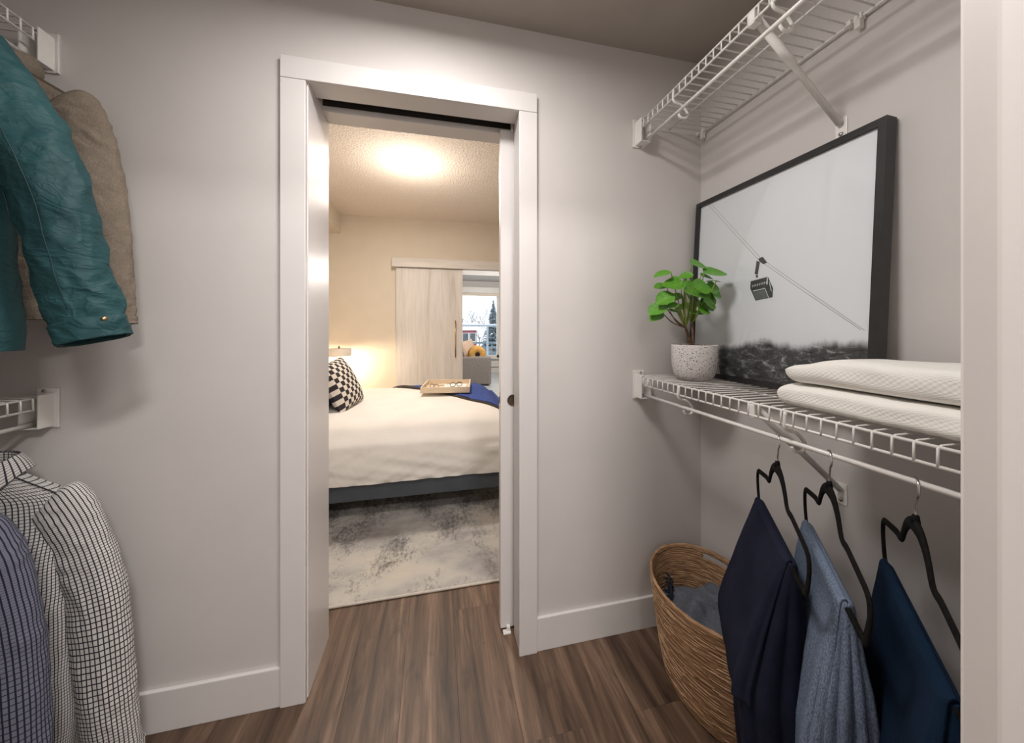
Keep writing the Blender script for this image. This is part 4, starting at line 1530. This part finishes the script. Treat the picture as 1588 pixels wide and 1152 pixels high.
        def stand(i, j):
            a = -PI / 2 + R(20) + (2 * PI - R(40)) * i / nc
            q = j / 5
            ru, rv = .082 + .012 * math.sin(q * PI), .060 + .012 * math.sin(q * PI)
            return f(ru * math.cos(a), rv * math.sin(a), -.02 + .055 * q - .02 * max(0, -math.sin(a)))
        b = MB(); b.grid(stand, nc, 5); o = obj('collar', b, detail.get('collar_mat', mat), t); solid(o, .006, 0); subsurf(o, 1)
    # ---- front placket
    b = MB()

    def plk(i, j):
        w_ = .11 + (hem - .115) * j / 30
        ht = .03 + (bt - .03) * sstep(0, .26, w_)
        return f(-.016 + .032 * i / 2, -ht - .010 - .004 * (i == 1), -w_)
    b.grid(plk, 2, 30, lambda i, j: (i * .016, j * .02)); o = obj('placket', b, mat, t); solid(o, .003, 0)
    return t


GX = RXL
JH = ZT - .078
angJ = R(4)
fB, _ = hanger((GX, 1.150), R(3), 'black hanger inside the brown jacket', JH, SLOPED)
fT, _ = hanger((GX, .925), R(3), 'black hanger inside the teal jacket', JH, SLOPED)
fS, _ = hanger((GX, 1.125), R(2), 'black hanger inside the white checked shirt', ZL - .078, SLOPED)
fS2, _ = hanger((GX, .965), R(2), 'black hanger inside the blue checked shirt', ZL - .078, SLOPED)

garment(fB, dict(shoulder=.225, hem=.66, thick=.060, seed=3.3, sleeve=.60, out=.065, r0=.078, r1=.056, rv=.62, wrinkle=.8, cuff=.035), 'brown_cloth', 'jacket',
        'brown woven jacket hanging against the wall behind the teal jacket', 'jacket', dict(yoke=True, seam_mat='brown_cloth', seams=[(.12, .02, .95)]), 'hanging jackets')
garment(fT, dict(shoulder=.232, flare=.085, hem=.73, thick=.078, seed=8.7, sleeve=.635, out=.198, r0=.074, r1=.054, rv=.80, wrinkle=1.1, cuff=.075), 'teal_cloth', 'jacket',
        'padded teal jacket with stitched elbow patch hanging from the upper shelf', 'jacket',
        dict(button=True, seam_mat='teal_dark', patch=(.74, .93, .46, .90), collar_mat='teal_dark'), 'hanging jackets')
garment(fS, dict(shoulder=.226, hem=.78, thick=.055, seed=5.9, sleeve=.74, out=.10, r0=.072, r1=.058, rv=.56, wrinkle=.55, cuff=.06), 'shirt_check', 'shirt',
        'white shirt with black check hanging beside the doorway wall', 'shirt', dict(collar='shirt', yoke=True, seam_mat='shirt_check'), 'hanging shirts')
garment(fS2, dict(shoulder=.215, hem=.78, thick=.055, seed=2.2, sleeve=.74, out=.06, r0=.072, r1=.058, rv=.56, wrinkle=.55, cuff=.06), 'shirt_blue', 'shirt',
        'blue-grey striped check shirt hanging in front of the white one', 'shirt', dict(collar='shirt', yoke=True, seam_mat='shirt_blue'), 'hanging shirts')

# ------------------------------------------------------------------ bedroom: rug, bed
rg = MB(); rg.bevbox(-1.5, 2.1, 1.665, 4.0, .0005, .011, .004)
rug = obj('rug', rg, 'rug_pile', loc=(.3, 1.665, 0)); tag(rug, 'distressed grey and ivory area rug under the bed', 'rug')
b = MB(); b.tube([(-1.5, 1.664, .006), (2.1, 1.664, .006)], .006, 8); obj('bound_edge', b, 'rug_edge', rug)

BY0, BY1, BXa, BXb = 2.335, 3.95, -1.52, .56
t = thing('platform_bed', 'low dark grey platform bed with headboard', 'bed', ((BXa + BXb) / 2, (BY0 + BY1) / 2, .011))
b = MB(); b.bevbox(BXa, BXb, BY0, BY0 + .03, .150, .256, .004); obj('side_rail', b, 'bed_frame_grey', t)
b = MB(); b.bevbox(BXa, BXb, BY1 - .03, BY1, .150, .256, .004); obj('side_rail', b, 'bed_frame_grey', t)
b = MB(); b.bevbox(BXb - .03, BXb, BY0 + .03, BY1 - .03, .150, .256, .004); obj('foot_rail', b, 'bed_frame_grey', t)
b = MB(); b.bevbox(BXa - .05, BXa, BY0 - .02, BY1 + .02, .011, 1.02, .008); obj('headboard', b, 'bed_frame_grey', t)
b = MB(); b.box(BXa + .02, BXb - .04, BY0 + .04, BY1 - .04, .20, .24); obj('slat_base', b, 'bed_frame_grey', t)
for x in (BXa + .06, BXb - .35):
    for y in (BY0 + .35, BY1 - .35):
        b = MB(); b.tube([(x, y, .2), (x, y, .0115)], [.028, .022], 12); obj('leg', b, 'bed_frame_grey', t)
b = MB(); b.bevbox(BXa + .03, BXb - .05, BY0 + .05, BY1 - .05, .242, .50, .05); o = obj('mattress', b, 'duvet_white'); tag(o, 'thick white mattress lying under the duvet', 'mattress')


def top_h(x, y):
    """duvet surface height"""
    e = min(1, (y - BY0 + .03) / .24, (BY1 + .03 - y) / .24); e = max(0, e)
    ex_ = max(0, min(1, (BXb + .03 - x) / .22))
    dome = 1 - (1 - e) ** 2.6
    domx = 1 - (1 - ex_) ** 2.6
    h = .51 + .110 * dome * (.55 + .45 * domx) - .05 * (1 - domx)
    h += .008 * nz(x * 2.2, y * 2.2, .3) + .004 * nz(x * 7, y * 4, 2.1)
    return h


dv = MB()
DN = 150
drop = 12


def duv(i, j):
    # j runs over: near hem up, across, far hem down
    x = BXa + .05 + (BXb + .028 - BXa - .05) * i / DN
    if j < drop:
        q = j / drop
        y = BY0 - .022 + .022 * math.sin(q * PI / 2) * .5 - .02 * math.sin(q * PI)
        z = .262 + (.50 - .262) * q + .006 * nz(x * 3, 0, 4.4) * (1 - q)
        y += (.014 * nz(x * 5 + q * 5, q * 2, 1.7) + .013 * nz(x * 12 - q * 6, q * 1.8, 7.7) + .006 * nz(x * 25 - q * 11, q * 3, 3.7)) * (1 - .5 * q)
        return Vector((x, y, z))
    if j > drop + 60:
        q = (j - drop - 60) / drop
        return Vector((x, BY1 + .03 + .01 * q, top_h(x, BY1 + .03) - (top_h(x, BY1 + .03) - .262) * q))
    q = (j - drop) / 60
    y = BY0 - .012 + (BY1 + .042 - BY0) * q
    z = top_h(x, y)
    if j <= drop + 2:
        z = min(z, .50 + .03 * (j - drop))
    return Vector((x, y, z))


dv.grid(duv, DN, drop * 2 + 60, lambda i, j: (i * .01, j * .02))
o = obj('duvet', dv, 'duvet_white', recalc=False); subsurf(o, 1)
tag(o, 'plump off-white duvet spread over the grey platform bed', 'duvet')
fm = MB()


def footd(i, j):
    y = BY0 - .012 + (BY1 + .042 - BY0) * i / 60; q = j / 10
    return Vector((BXb + .028 + .012 * math.sin(q * PI) + .008 * nz(y * 6, q), y, top_h(BXb + .028, y) * (1 - q) + .262 * q))


fm.grid(footd, 60, 10); obj('foot_drop', fm, 'duvet_white', o, recalc=False)


def pillow(name, label, c, nrm, up, wd, ht, th, mat, seed, group=None, uvs=1.0):
    nrm = Vector(nrm).normalized(); up = Vector(up); up = (up - nrm * up.dot(nrm)).normalized(); sd = up.cross(nrm)
    b = MB()
    n = 22
    for sgn in (1, -1):
        def P(i, j):
            a, c_ = i / n * 2 - 1, j / n * 2 - 1
            k = (1 - abs(a) ** 2.6) * (1 - abs(c_) ** 2.6)
            k = max(0, k) ** .5
            pinch = 1 - .07 * (1 - abs(a) ** 2) * abs(c_) - .0
            pinch2 = 1 - .07 * (1 - abs(c_) ** 2) * abs(a)
            d_ = sgn * th / 2 * k + .006 * nz(a * 3 + seed, c_ * 3, sgn) * k
            return Vector(c) + sd * (a * wd / 2 * pinch2) + up * (c_ * ht / 2 * pinch) + nrm * d_
        b.grid(P, n, n, lambda i, j: (i / n * uvs, j / n * uvs), flip=sgn < 0)
    o = obj(name, b, mat)
    tag(o, label, 'pillow', group)
    return o


pillow('throw_pillow', 'black and white checkered pillow leaning at the head of the bed', (-.735, 2.98, .800), (.88, -.14, .45), (-.45, 0, 1), .48, .42, .16, 'checker_cloth', 1.0)
pillow('throw_pillow', 'blue pillow behind the checkered pillow', (-.905, 2.93, .845), (.90, -.05, .38), (-.40, 0, 1), .50, .50, .15, 'pillow_blue', 4.0)
pillow('bed_pillow', 'white bed pillow against the headboard on the rug side of the bed', (-1.20, 2.76, .80), (.9, 0, .42), (-.4, 0, 1), .66, .44, .17, 'duvet_white', 6.0)
pillow('bed_pillow', 'white bed pillow against the headboard on the bedside lamp side', (-1.20, 3.50, .80), (.9, 0, .42), (-.4, 0, 1), .66, .44, .17, 'duvet_white', 7.0)

# throw: everything on the foot side of a diagonal edge
A_, C_ = Vector((.60, 2.60)), Vector((-.36, 3.93))
th = MB()


def thr(i, j):
    q = j / 50                       # along the diagonal edge
    e = A_.lerp(C_, q)
    far = Vector((BXb + .05, e.y + .05)) if True else e
    s_ = i / 44
    x = e.x + (far.x + .012 - e.x) * s_; y = e.y + .10 * s_ * (1 - q) + 0.03 * nz(q * 5, s_)
    y = min(y, BY1 + .02)
    z = top_h(min(x, BXb + .02), y) + .010 + .009 * max(0, nz(x * 7 + 2, y * 9, 3)) + .018 * max(0, nz(x * 3.3, y * 4, 9)) * sstep(0, .3, s_)
    return Vector((x, y, z))


th.grid(thr, 44, 50)
o = obj('throw_blanket', th, 'throw_blue', recalc=False); solid(o, .008, 1); subsurf(o, 1)
tag(o, 'blue knitted throw blanket spread over the foot of the bed', 'blanket')
b = MB()


def edg(i, j):
    q = j / 60
    e = A_.lerp(C_, q); d2 = Vector((-(C_ - A_).y, (C_ - A_).x)).normalized()
    wide = .035 + .075 * sstep(.72, .95, q)
    p = e + d2 * (-.004 + wide * i / 4) * (1 if d2.x < 0 else -1)
    p.y = min(p.y, BY1 + .01)
    return Vector((p.x, p.y, top_h(p.x, p.y) + .009 + .012 * sstep(.75, .9, q) * math.sin(i / 4 * PI)))


b.grid(edg, 4, 60); oo = obj('ribbed_border', b, 'throw_brown', o, recalc=False); solid(oo, .006, 0)
ed = thr

# tray with papers and glasses
tc_ = Vector((.115, 3.42)); ta = R(-7)
tz = max(top_h(tc_.x + a, tc_.y + c) for a in (-.2, 0, .2) for c in (-.2, 0, .2)) + .030


def tp(a, c, z):
    return Vector((tc_.x + a * math.cos(ta) - c * math.sin(ta), tc_.y + a * math.sin(ta) + c * math.cos(ta), tz + z))


def tbox(a0, a1, c0, c1, z0, z1):
    b = MB()
    b.add([tp(a, c, z) for z in (z0, z1) for c in (c0, c1) for a in (a0, a1)], [(0, 2, 3, 1), (4, 5, 7, 6), (0, 1, 5, 4), (2, 6, 7, 3), (0, 4, 6, 2), (1, 3, 7, 5)])
    return b


t = thing('serving_tray', 'pale wooden serving tray on the bed', 'tray', (tc_.x, tc_.y, tz))
TW, TD, TH = .222, .235, .052
obj('base', tbox(-TW, TW, -TD, TD, 0, .008), 'tray_wood', t)
obj('side_panel', tbox(-TW, TW, -TD, -TD + .011, .008, TH), 'tray_wood', t)
obj('side_panel', tbox(-TW, TW, TD - .011, TD, .008, TH), 'tray_wood', t)
for sg in (-1, 1):
    a0, a1 = sorted((sg * TW, sg * (TW - .011)))
    b = tbox(a0, a1, -TD + .011, -.045, .008, TH)
    for args in ((a0, a1, .045, TD - .011, .008, TH), (a0, a1, -.045, .045, .008, .022), (a0, a1, -.045, .045, .044, TH)):
        e_ = tbox(*args); b.add(e_.v, e_.f)
    obj('handle_panel', b, 'tray_wood', t)
b = tbox(-.03, .185, -.15, .13, .009, .024); o = obj('notebook', b, 'paper'); tag(o, 'white notebook lying in the wooden tray', 'notebook')


def glasses(name, label, a, c, z, rot, mat, s=1.0):
    cr, sr = math.cos(rot), math.sin(rot)

    def g(x, y, zz):
        return tp(a + (x * cr - y * sr) * s, c + (x * sr + y * cr) * s, z + zz * s)
    t = thing(name, label, 'eyeglasses', g(0, 0, 0))
    b = MB()
    for sg in (-1, 1):
        b.tube([g(sg * .034 + .027 * math.cos(k * PI / 10), .003, .021 + .021 * math.sin(k * PI / 10)) for k in range(20)], .0028 * s, 6, closed=True)
    b.tube([g(-.009, 0.003, .026), g(0, .001, .030), g(.009, .003, .026)], .0026 * s, 6)
    obj('front_frame', b, mat, t)
    for sg in (-1, 1):
        b = MB(); b.tube(catmull([g(sg * .062, .003, .030), g(sg * .060, .05, .024), g(sg * .052, .105, .014), g(sg * .046, .13, .003)], 4), .0025 * s, 6); obj('temple', b, mat, t)
    return t


glasses('eyeglasses', 'black eyeglasses resting on the white notebook', .09, -.05, .0255, R(25), 'black_plastic')
glasses('eyeglasses', 'brown tortoiseshell eyeglasses lying on the tray wood', -.125, -.02, .0125, R(-30), 'tortoise', .85)

# nightstand and lamp
NS = Vector((-1.16, 4.38, 0))
t = thing('nightstand', 'small wooden nightstand beyond the bed under the lamp', 'nightstand', NS)
b = MB(); b.bevbox(NS.x - .22, NS.x + .22, NS.y - .19, NS.y + .19, .16, .53, .006); obj('body', b, 'whitewash_valance', t)
b = MB(); b.bevbox(NS.x - .20, NS.x + .20, NS.y - .205, NS.y - .19, .20, .50, .004); dr_ = obj('drawer', b, 'whitewash_valance', t)
b = MB(); b.tube([(NS.x, NS.y - .205, .35), (NS.x, NS.y - .225, .35)], [.006, .012], 12); obj('knob', b, 'brass', dr_)
for sx in (-1, 1):
    for sy in (-1, 1):
        b = MB(); b.tube([(NS.x + sx * .18, NS.y + sy * .15, .16), (NS.x + sx * .18, NS.y + sy * .15, .0115 if NS.y + sy * .15 < 3.9 else 0.0)], [.018, .013], 10); obj('leg', b, 'whitewash_valance', t)
LPt = Vector((-1.10, 4.36, .53))
t = thing('table_lamp', 'small bedside lamp with a low white drum shade, switched on', 'lamp', LPt)
b = MB(); b.lathe([(.0005, 0), (.065, 0), (.065, .012), (.02, .02), (.012, .05), (.012, .38), (.004, .39), (.004, .475)], 24, LPt); obj('stand', b, 'brass', t)
b = MB(); b.lathe([(.132, .39), (.132, .475), (.129, .475), (.129, .39), (.132, .39)], 40, LPt); obj('lamp_shade', b, 'shade_white', t)
b = MB(); b.lathe([(.129, .473), (.0005, .473)], 40, LPt); obj('shade_top', b, 'shade_white', t)
b = MB(); b.lathe([(.0005, .473), (.008, .478), (.010, .490), (.006, .502), (.0005, .504)], 16, LPt); obj('finial', b, 'bronze', t)
lamp('bedside_bulb', 'POINT', (LPt.x, LPt.y, LPt.z + .36), 30, (1.0, .79, .56), .035)

# ------------------------------------------------------------------ living room: sofa, cushions
p0, p1 = at_y(718, 554, 7.3), at_y(762, 554, 7.3)
sx0, sx1, sz = p0.x - .35, p1.x, p0.z
t = thing('sofa', 'grey upholstered sofa seen end-on in the living room', 'sofa', ((sx0 + sx1) / 2, 8.0, 0))
b = MB(); b.bevbox(sx0, sx1, 7.3, 7.5, .03, sz, .03); obj('armrest', b, 'sofa_grey', t)
b = MB(); b.bevbox(sx0, sx1, 8.95, 9.15, .03, sz, .03); obj('armrest', b, 'sofa_grey', t)
b = MB(); b.bevbox(sx0, sx1 - .02, 7.5, 8.95, .05, .30, .02); obj('seat_base', b, 'sofa_grey', t)
for k in range(2):
    b = MB(); b.bevbox(sx0 + .2, sx1, 7.505 + k * .722, 8.222 + k * .722, .302, .45, .04); obj('seat_cushion', b, 'sofa_grey', t)
b = MB(); b.bevbox(sx0, sx0 + .2, 7.5, 8.95, .30, .80, .04); obj('backrest', b, 'sofa_grey', t)
for x in (sx0 + .06, sx1 - .06):
    for y in (7.38, 9.07):
        b = MB(); b.tube([(x, y, .04), (x, y, 0)], [.02, .015], 10); obj('leg', b, 'black_plastic', t)
# round bolster, end towards us
cc = at_y(740, 556, 7.62); rr_ = .195
b = MB(); n = 40
prof = [(.055, -.0), (.075, -.012), (.12, -.018), (.165, -.012), (.19, .01), (.197, .05), (.197, .22), (.19, .255), (.14, .27), (.0005, .27)]
vs = []
for r_, d_ in prof:
    for k in range(n):
        a = 2 * PI * k / n
        vs.append((cc.x + r_ * math.cos(a), 7.56 + d_, .455 + .197 + r_ * math.sin(a)))
b.add(vs, [(i * n + k, i * n + (k + 1) % n, (i + 1) * n + (k + 1) % n, (i + 1) * n + k) for i in range(len(prof) - 1) for k in range(n)], True)
cush = obj('round_cushion', b, 'mustard'); tag(cush, 'mustard yellow round bolster cushion on the sofa', 'cushion')
b = MB()
b.add([(cc.x + .056 * math.cos(2 * PI * k / 20), 7.563, .652 + .056 * math.sin(2 * PI * k / 20)) for k in range(20)], [tuple(range(20))]); obj('centre_button', b, 'black_plastic', cush)
pillow('throw_pillow', 'beige throw pillow on the sofa behind the yellow bolster', (cc.x - .14, 8.10, .73), (.6, -.6, .3), (-.2, 0, 1), .48, .48, .16, 'beige_knit', 9.0)

# ------------------------------------------------------------------ outdoors beyond the window
b = MB()


def snow(i, j):
    x = -40 + 90 * i / 40; y = 11.6 + 90 * j / 40
    return Vector((x, y, -2.9 + .5 * nz(x * .12, y * .12) + 1.5 * sstep(20, 60, y)))


b.grid(snow, 40, 40); struct('ground', b, 'snow')
b = MB(); b.box(-3, 6, LY + .15, 11.2, -.25, -.03); struct('balcony_floor', b, 'rail_metal')
b = MB(); b.bevbox(-3, 6, LY + .25, 10.98, -.03, .06, .02); sn = obj('snow_layer', b, 'snow'); tag(sn, 'layer of snow lying on the balcony floor', 'snow')
t = thing('balcony_railing', 'pale grey metal balcony railing outside the living room window', 'railing', (1.3, 11.05, -.03))
rz = at_y(740, 504, 11.05).z
b = MB(); b.bevbox(-2.9, 5.9, 11.02, 11.08, rz - .05, rz, .008); obj('top_rail', b, 'rail_metal', t)
b = MB(); b.bevbox(-2.9, 5.9, 11.035, 11.065, .10, .14, .005); obj('bottom_rail', b, 'rail_metal', t)
xpost = at_y(756, 530, 11.05).x
for k in range(-3, 4):
    b = MB(); b.bevbox(xpost + k * 1.25 - .03, xpost + k * 1.25 + .03, 11.02, 11.08, -.03, rz - .05, .006); obj('post', b, 'rail_metal', t)
    if k < 3:
        b = MB(); b.box(xpost + k * 1.25 + .03, xpost + (k + 1) * 1.25 - .03, 11.048, 11.054, .14, rz - .05); obj('glass_panel', b, 'pane_glass', t)
b = MB(); b.bevbox(-2.9, 5.9, 11.015, 11.085, rz, rz + .035, .015); sr = obj('snow_layer', b, 'snow'); tag(sr, 'thin line of snow along the top of the balcony railing', 'snow')


def bare_tree(x, y, h, seed, label):
    rs = random.Random(seed)
    z0 = -2.9 + 1.5 * sstep(20, 60, y) - .3
    t = thing('bare_tree', label, 'tree', (x, y, z0), 'bare winter trees')
    trunk, twigs = MB(), MB()

    def grow(p, d_, L_, r, lv):
        q = p + d_ * L_
        (trunk if lv < 2 else twigs).tube([p, p.lerp(q, .5) + Vector((rs.uniform(-1, 1), rs.uniform(-1, 1), 0)) * L_ * .05, q], [r, r * .8, r * .62], 5, cap=False)
        if lv >= 5:
            return
        for k in range(3 if lv < 4 else 2):
            nd = (d_ + Vector((rs.uniform(-.8, .8), rs.uniform(-.8, .8), rs.uniform(-.1, .5)))).normalized()
            grow(p.lerp(q, rs.uniform(.6, 1)), nd, L_ * rs.uniform(.6, .8), r * .6, lv + 1)
    grow(Vector((x, y, z0)), Vector((0, 0, 1)), h * .32, h * .012, 0)
    obj('trunk', trunk, 'tree_bark', t); o = obj('twigs', twigs, 'tree_bark', t); o['kind'] = 'stuff'


def spruce(x, y, h, seed, label):
    rs = random.Random(seed)
    z0 = -2.9 + 1.5 * sstep(20, 60, y) - .3
    t = thing('spruce_tree', label, 'tree', (x, y, z0), 'spruce trees')
    b = MB(); b.tube([(x, y, z0), (x, y, z0 + h)], [h * .02, h * .004], 7); obj('trunk', b, 'tree_bark', t)
    b = MB()
    for k in range(900):
        q = rs.random() ** .7; zz = z0 + h * (.08 + .92 * (1 - q)); rad = h * .25 * q * rs.uniform(.5, 1.05) + .05
        a = rs.random() * 2 * PI
        c = Vector((x, y, zz)); e = c + Vector((rad * math.cos(a), rad * math.sin(a), -rad * .28))
        sd = Vector((-math.sin(a), math.cos(a), 0)) * (h * .012 + .03 * rad)
        b.add([c + Vector((0, 0, .03)), e - sd, e + Vector((0, 0, -.10)), e + sd], [(0, 1, 2), (0, 2, 3)])
    o = obj('needled_branches', b, 'spruce_green', t, recalc=False); o['kind'] = 'stuff'


def dirx(px, y):
    return at_y(px, 508, y).x


bare_tree(dirx(744, 42), 42, 7.6, 3, 'bare winter tree standing alone between the red house and the spruce')
bare_tree(dirx(729, 38), 38, 5.8, 8, 'low bare winter tree beside the red house')
bare_tree(dirx(721, 46), 46, 7.4, 15, 'bare winter tree behind the red house')
bare_tree(dirx(757, 50), 50, 7.2, 21, 'bare winter tree behind the spruce')
bare_tree(dirx(752, 30), 30, 3.6, 29, 'small snowy bare tree by the dark fence')
spruce(dirx(765, 40), 40, 7.0, 4, 'tall snowy spruce tree beyond the balcony post')
hx0, hx1 = dirx(714, 34), dirx(739, 34)
t = thing('red_house', 'small red house with snowy roof beyond the balcony', 'house', ((hx0 + hx1) / 2, 35.5, -2.6))
zt = at_y(730, 512, 34).z
b = MB(); b.box(hx0 - 3, hx1, 34, 37, -2.8, zt); obj('wall', b, 'brick_red', t)
b = MB(); b.prism([(33.5, zt), (37.5, zt), (35.5, zt + .75)], lambda a, c, d_: Vector((d_, a, c)), hx0 - 3.3, hx1 + .3); obj('roof', b, 'snow', t)
for px in (722, 733):
    wx = dirx(px, 34)
    b = MB(); b.box(wx - .32, wx + .32, 33.94, 34, zt - 1.15, zt - .25); wo = obj('window', b, 'white_frame', t)
    b = MB(); b.box(wx - .26, wx + .26, 33.92, 33.94, zt - 1.09, zt - .31); obj('pane', b, 'house_window', wo)
for k, (y, z, lb) in enumerate(((24, -.62, 'dark metal fence rail across the snow nearer the red house'), (17.5, -1.0, 'dark metal fence rail across the snow nearer the balcony'))):
    zc_ = at_y(745, 531 if k == 0 else 547, y).z
    t = thing('fence', lb, 'fence', (dirx(745, y), y, zc_ - 1.0))
    for zz in (0, -.34):
        b = MB(); b.bevbox(-4, 9, y - .04, y + .04, zc_ - .09 + zz, zc_ + .05 + zz, .01); obj('rail', b, 'fence_dark', t)
    for m_ in range(8):
        xx = -3.5 + m_ * 1.7
        b = MB(); b.box(xx - .05, xx + .05, y - .05, y + .05, -3.1, zc_ + .12); obj('post', b, 'fence_dark', t)
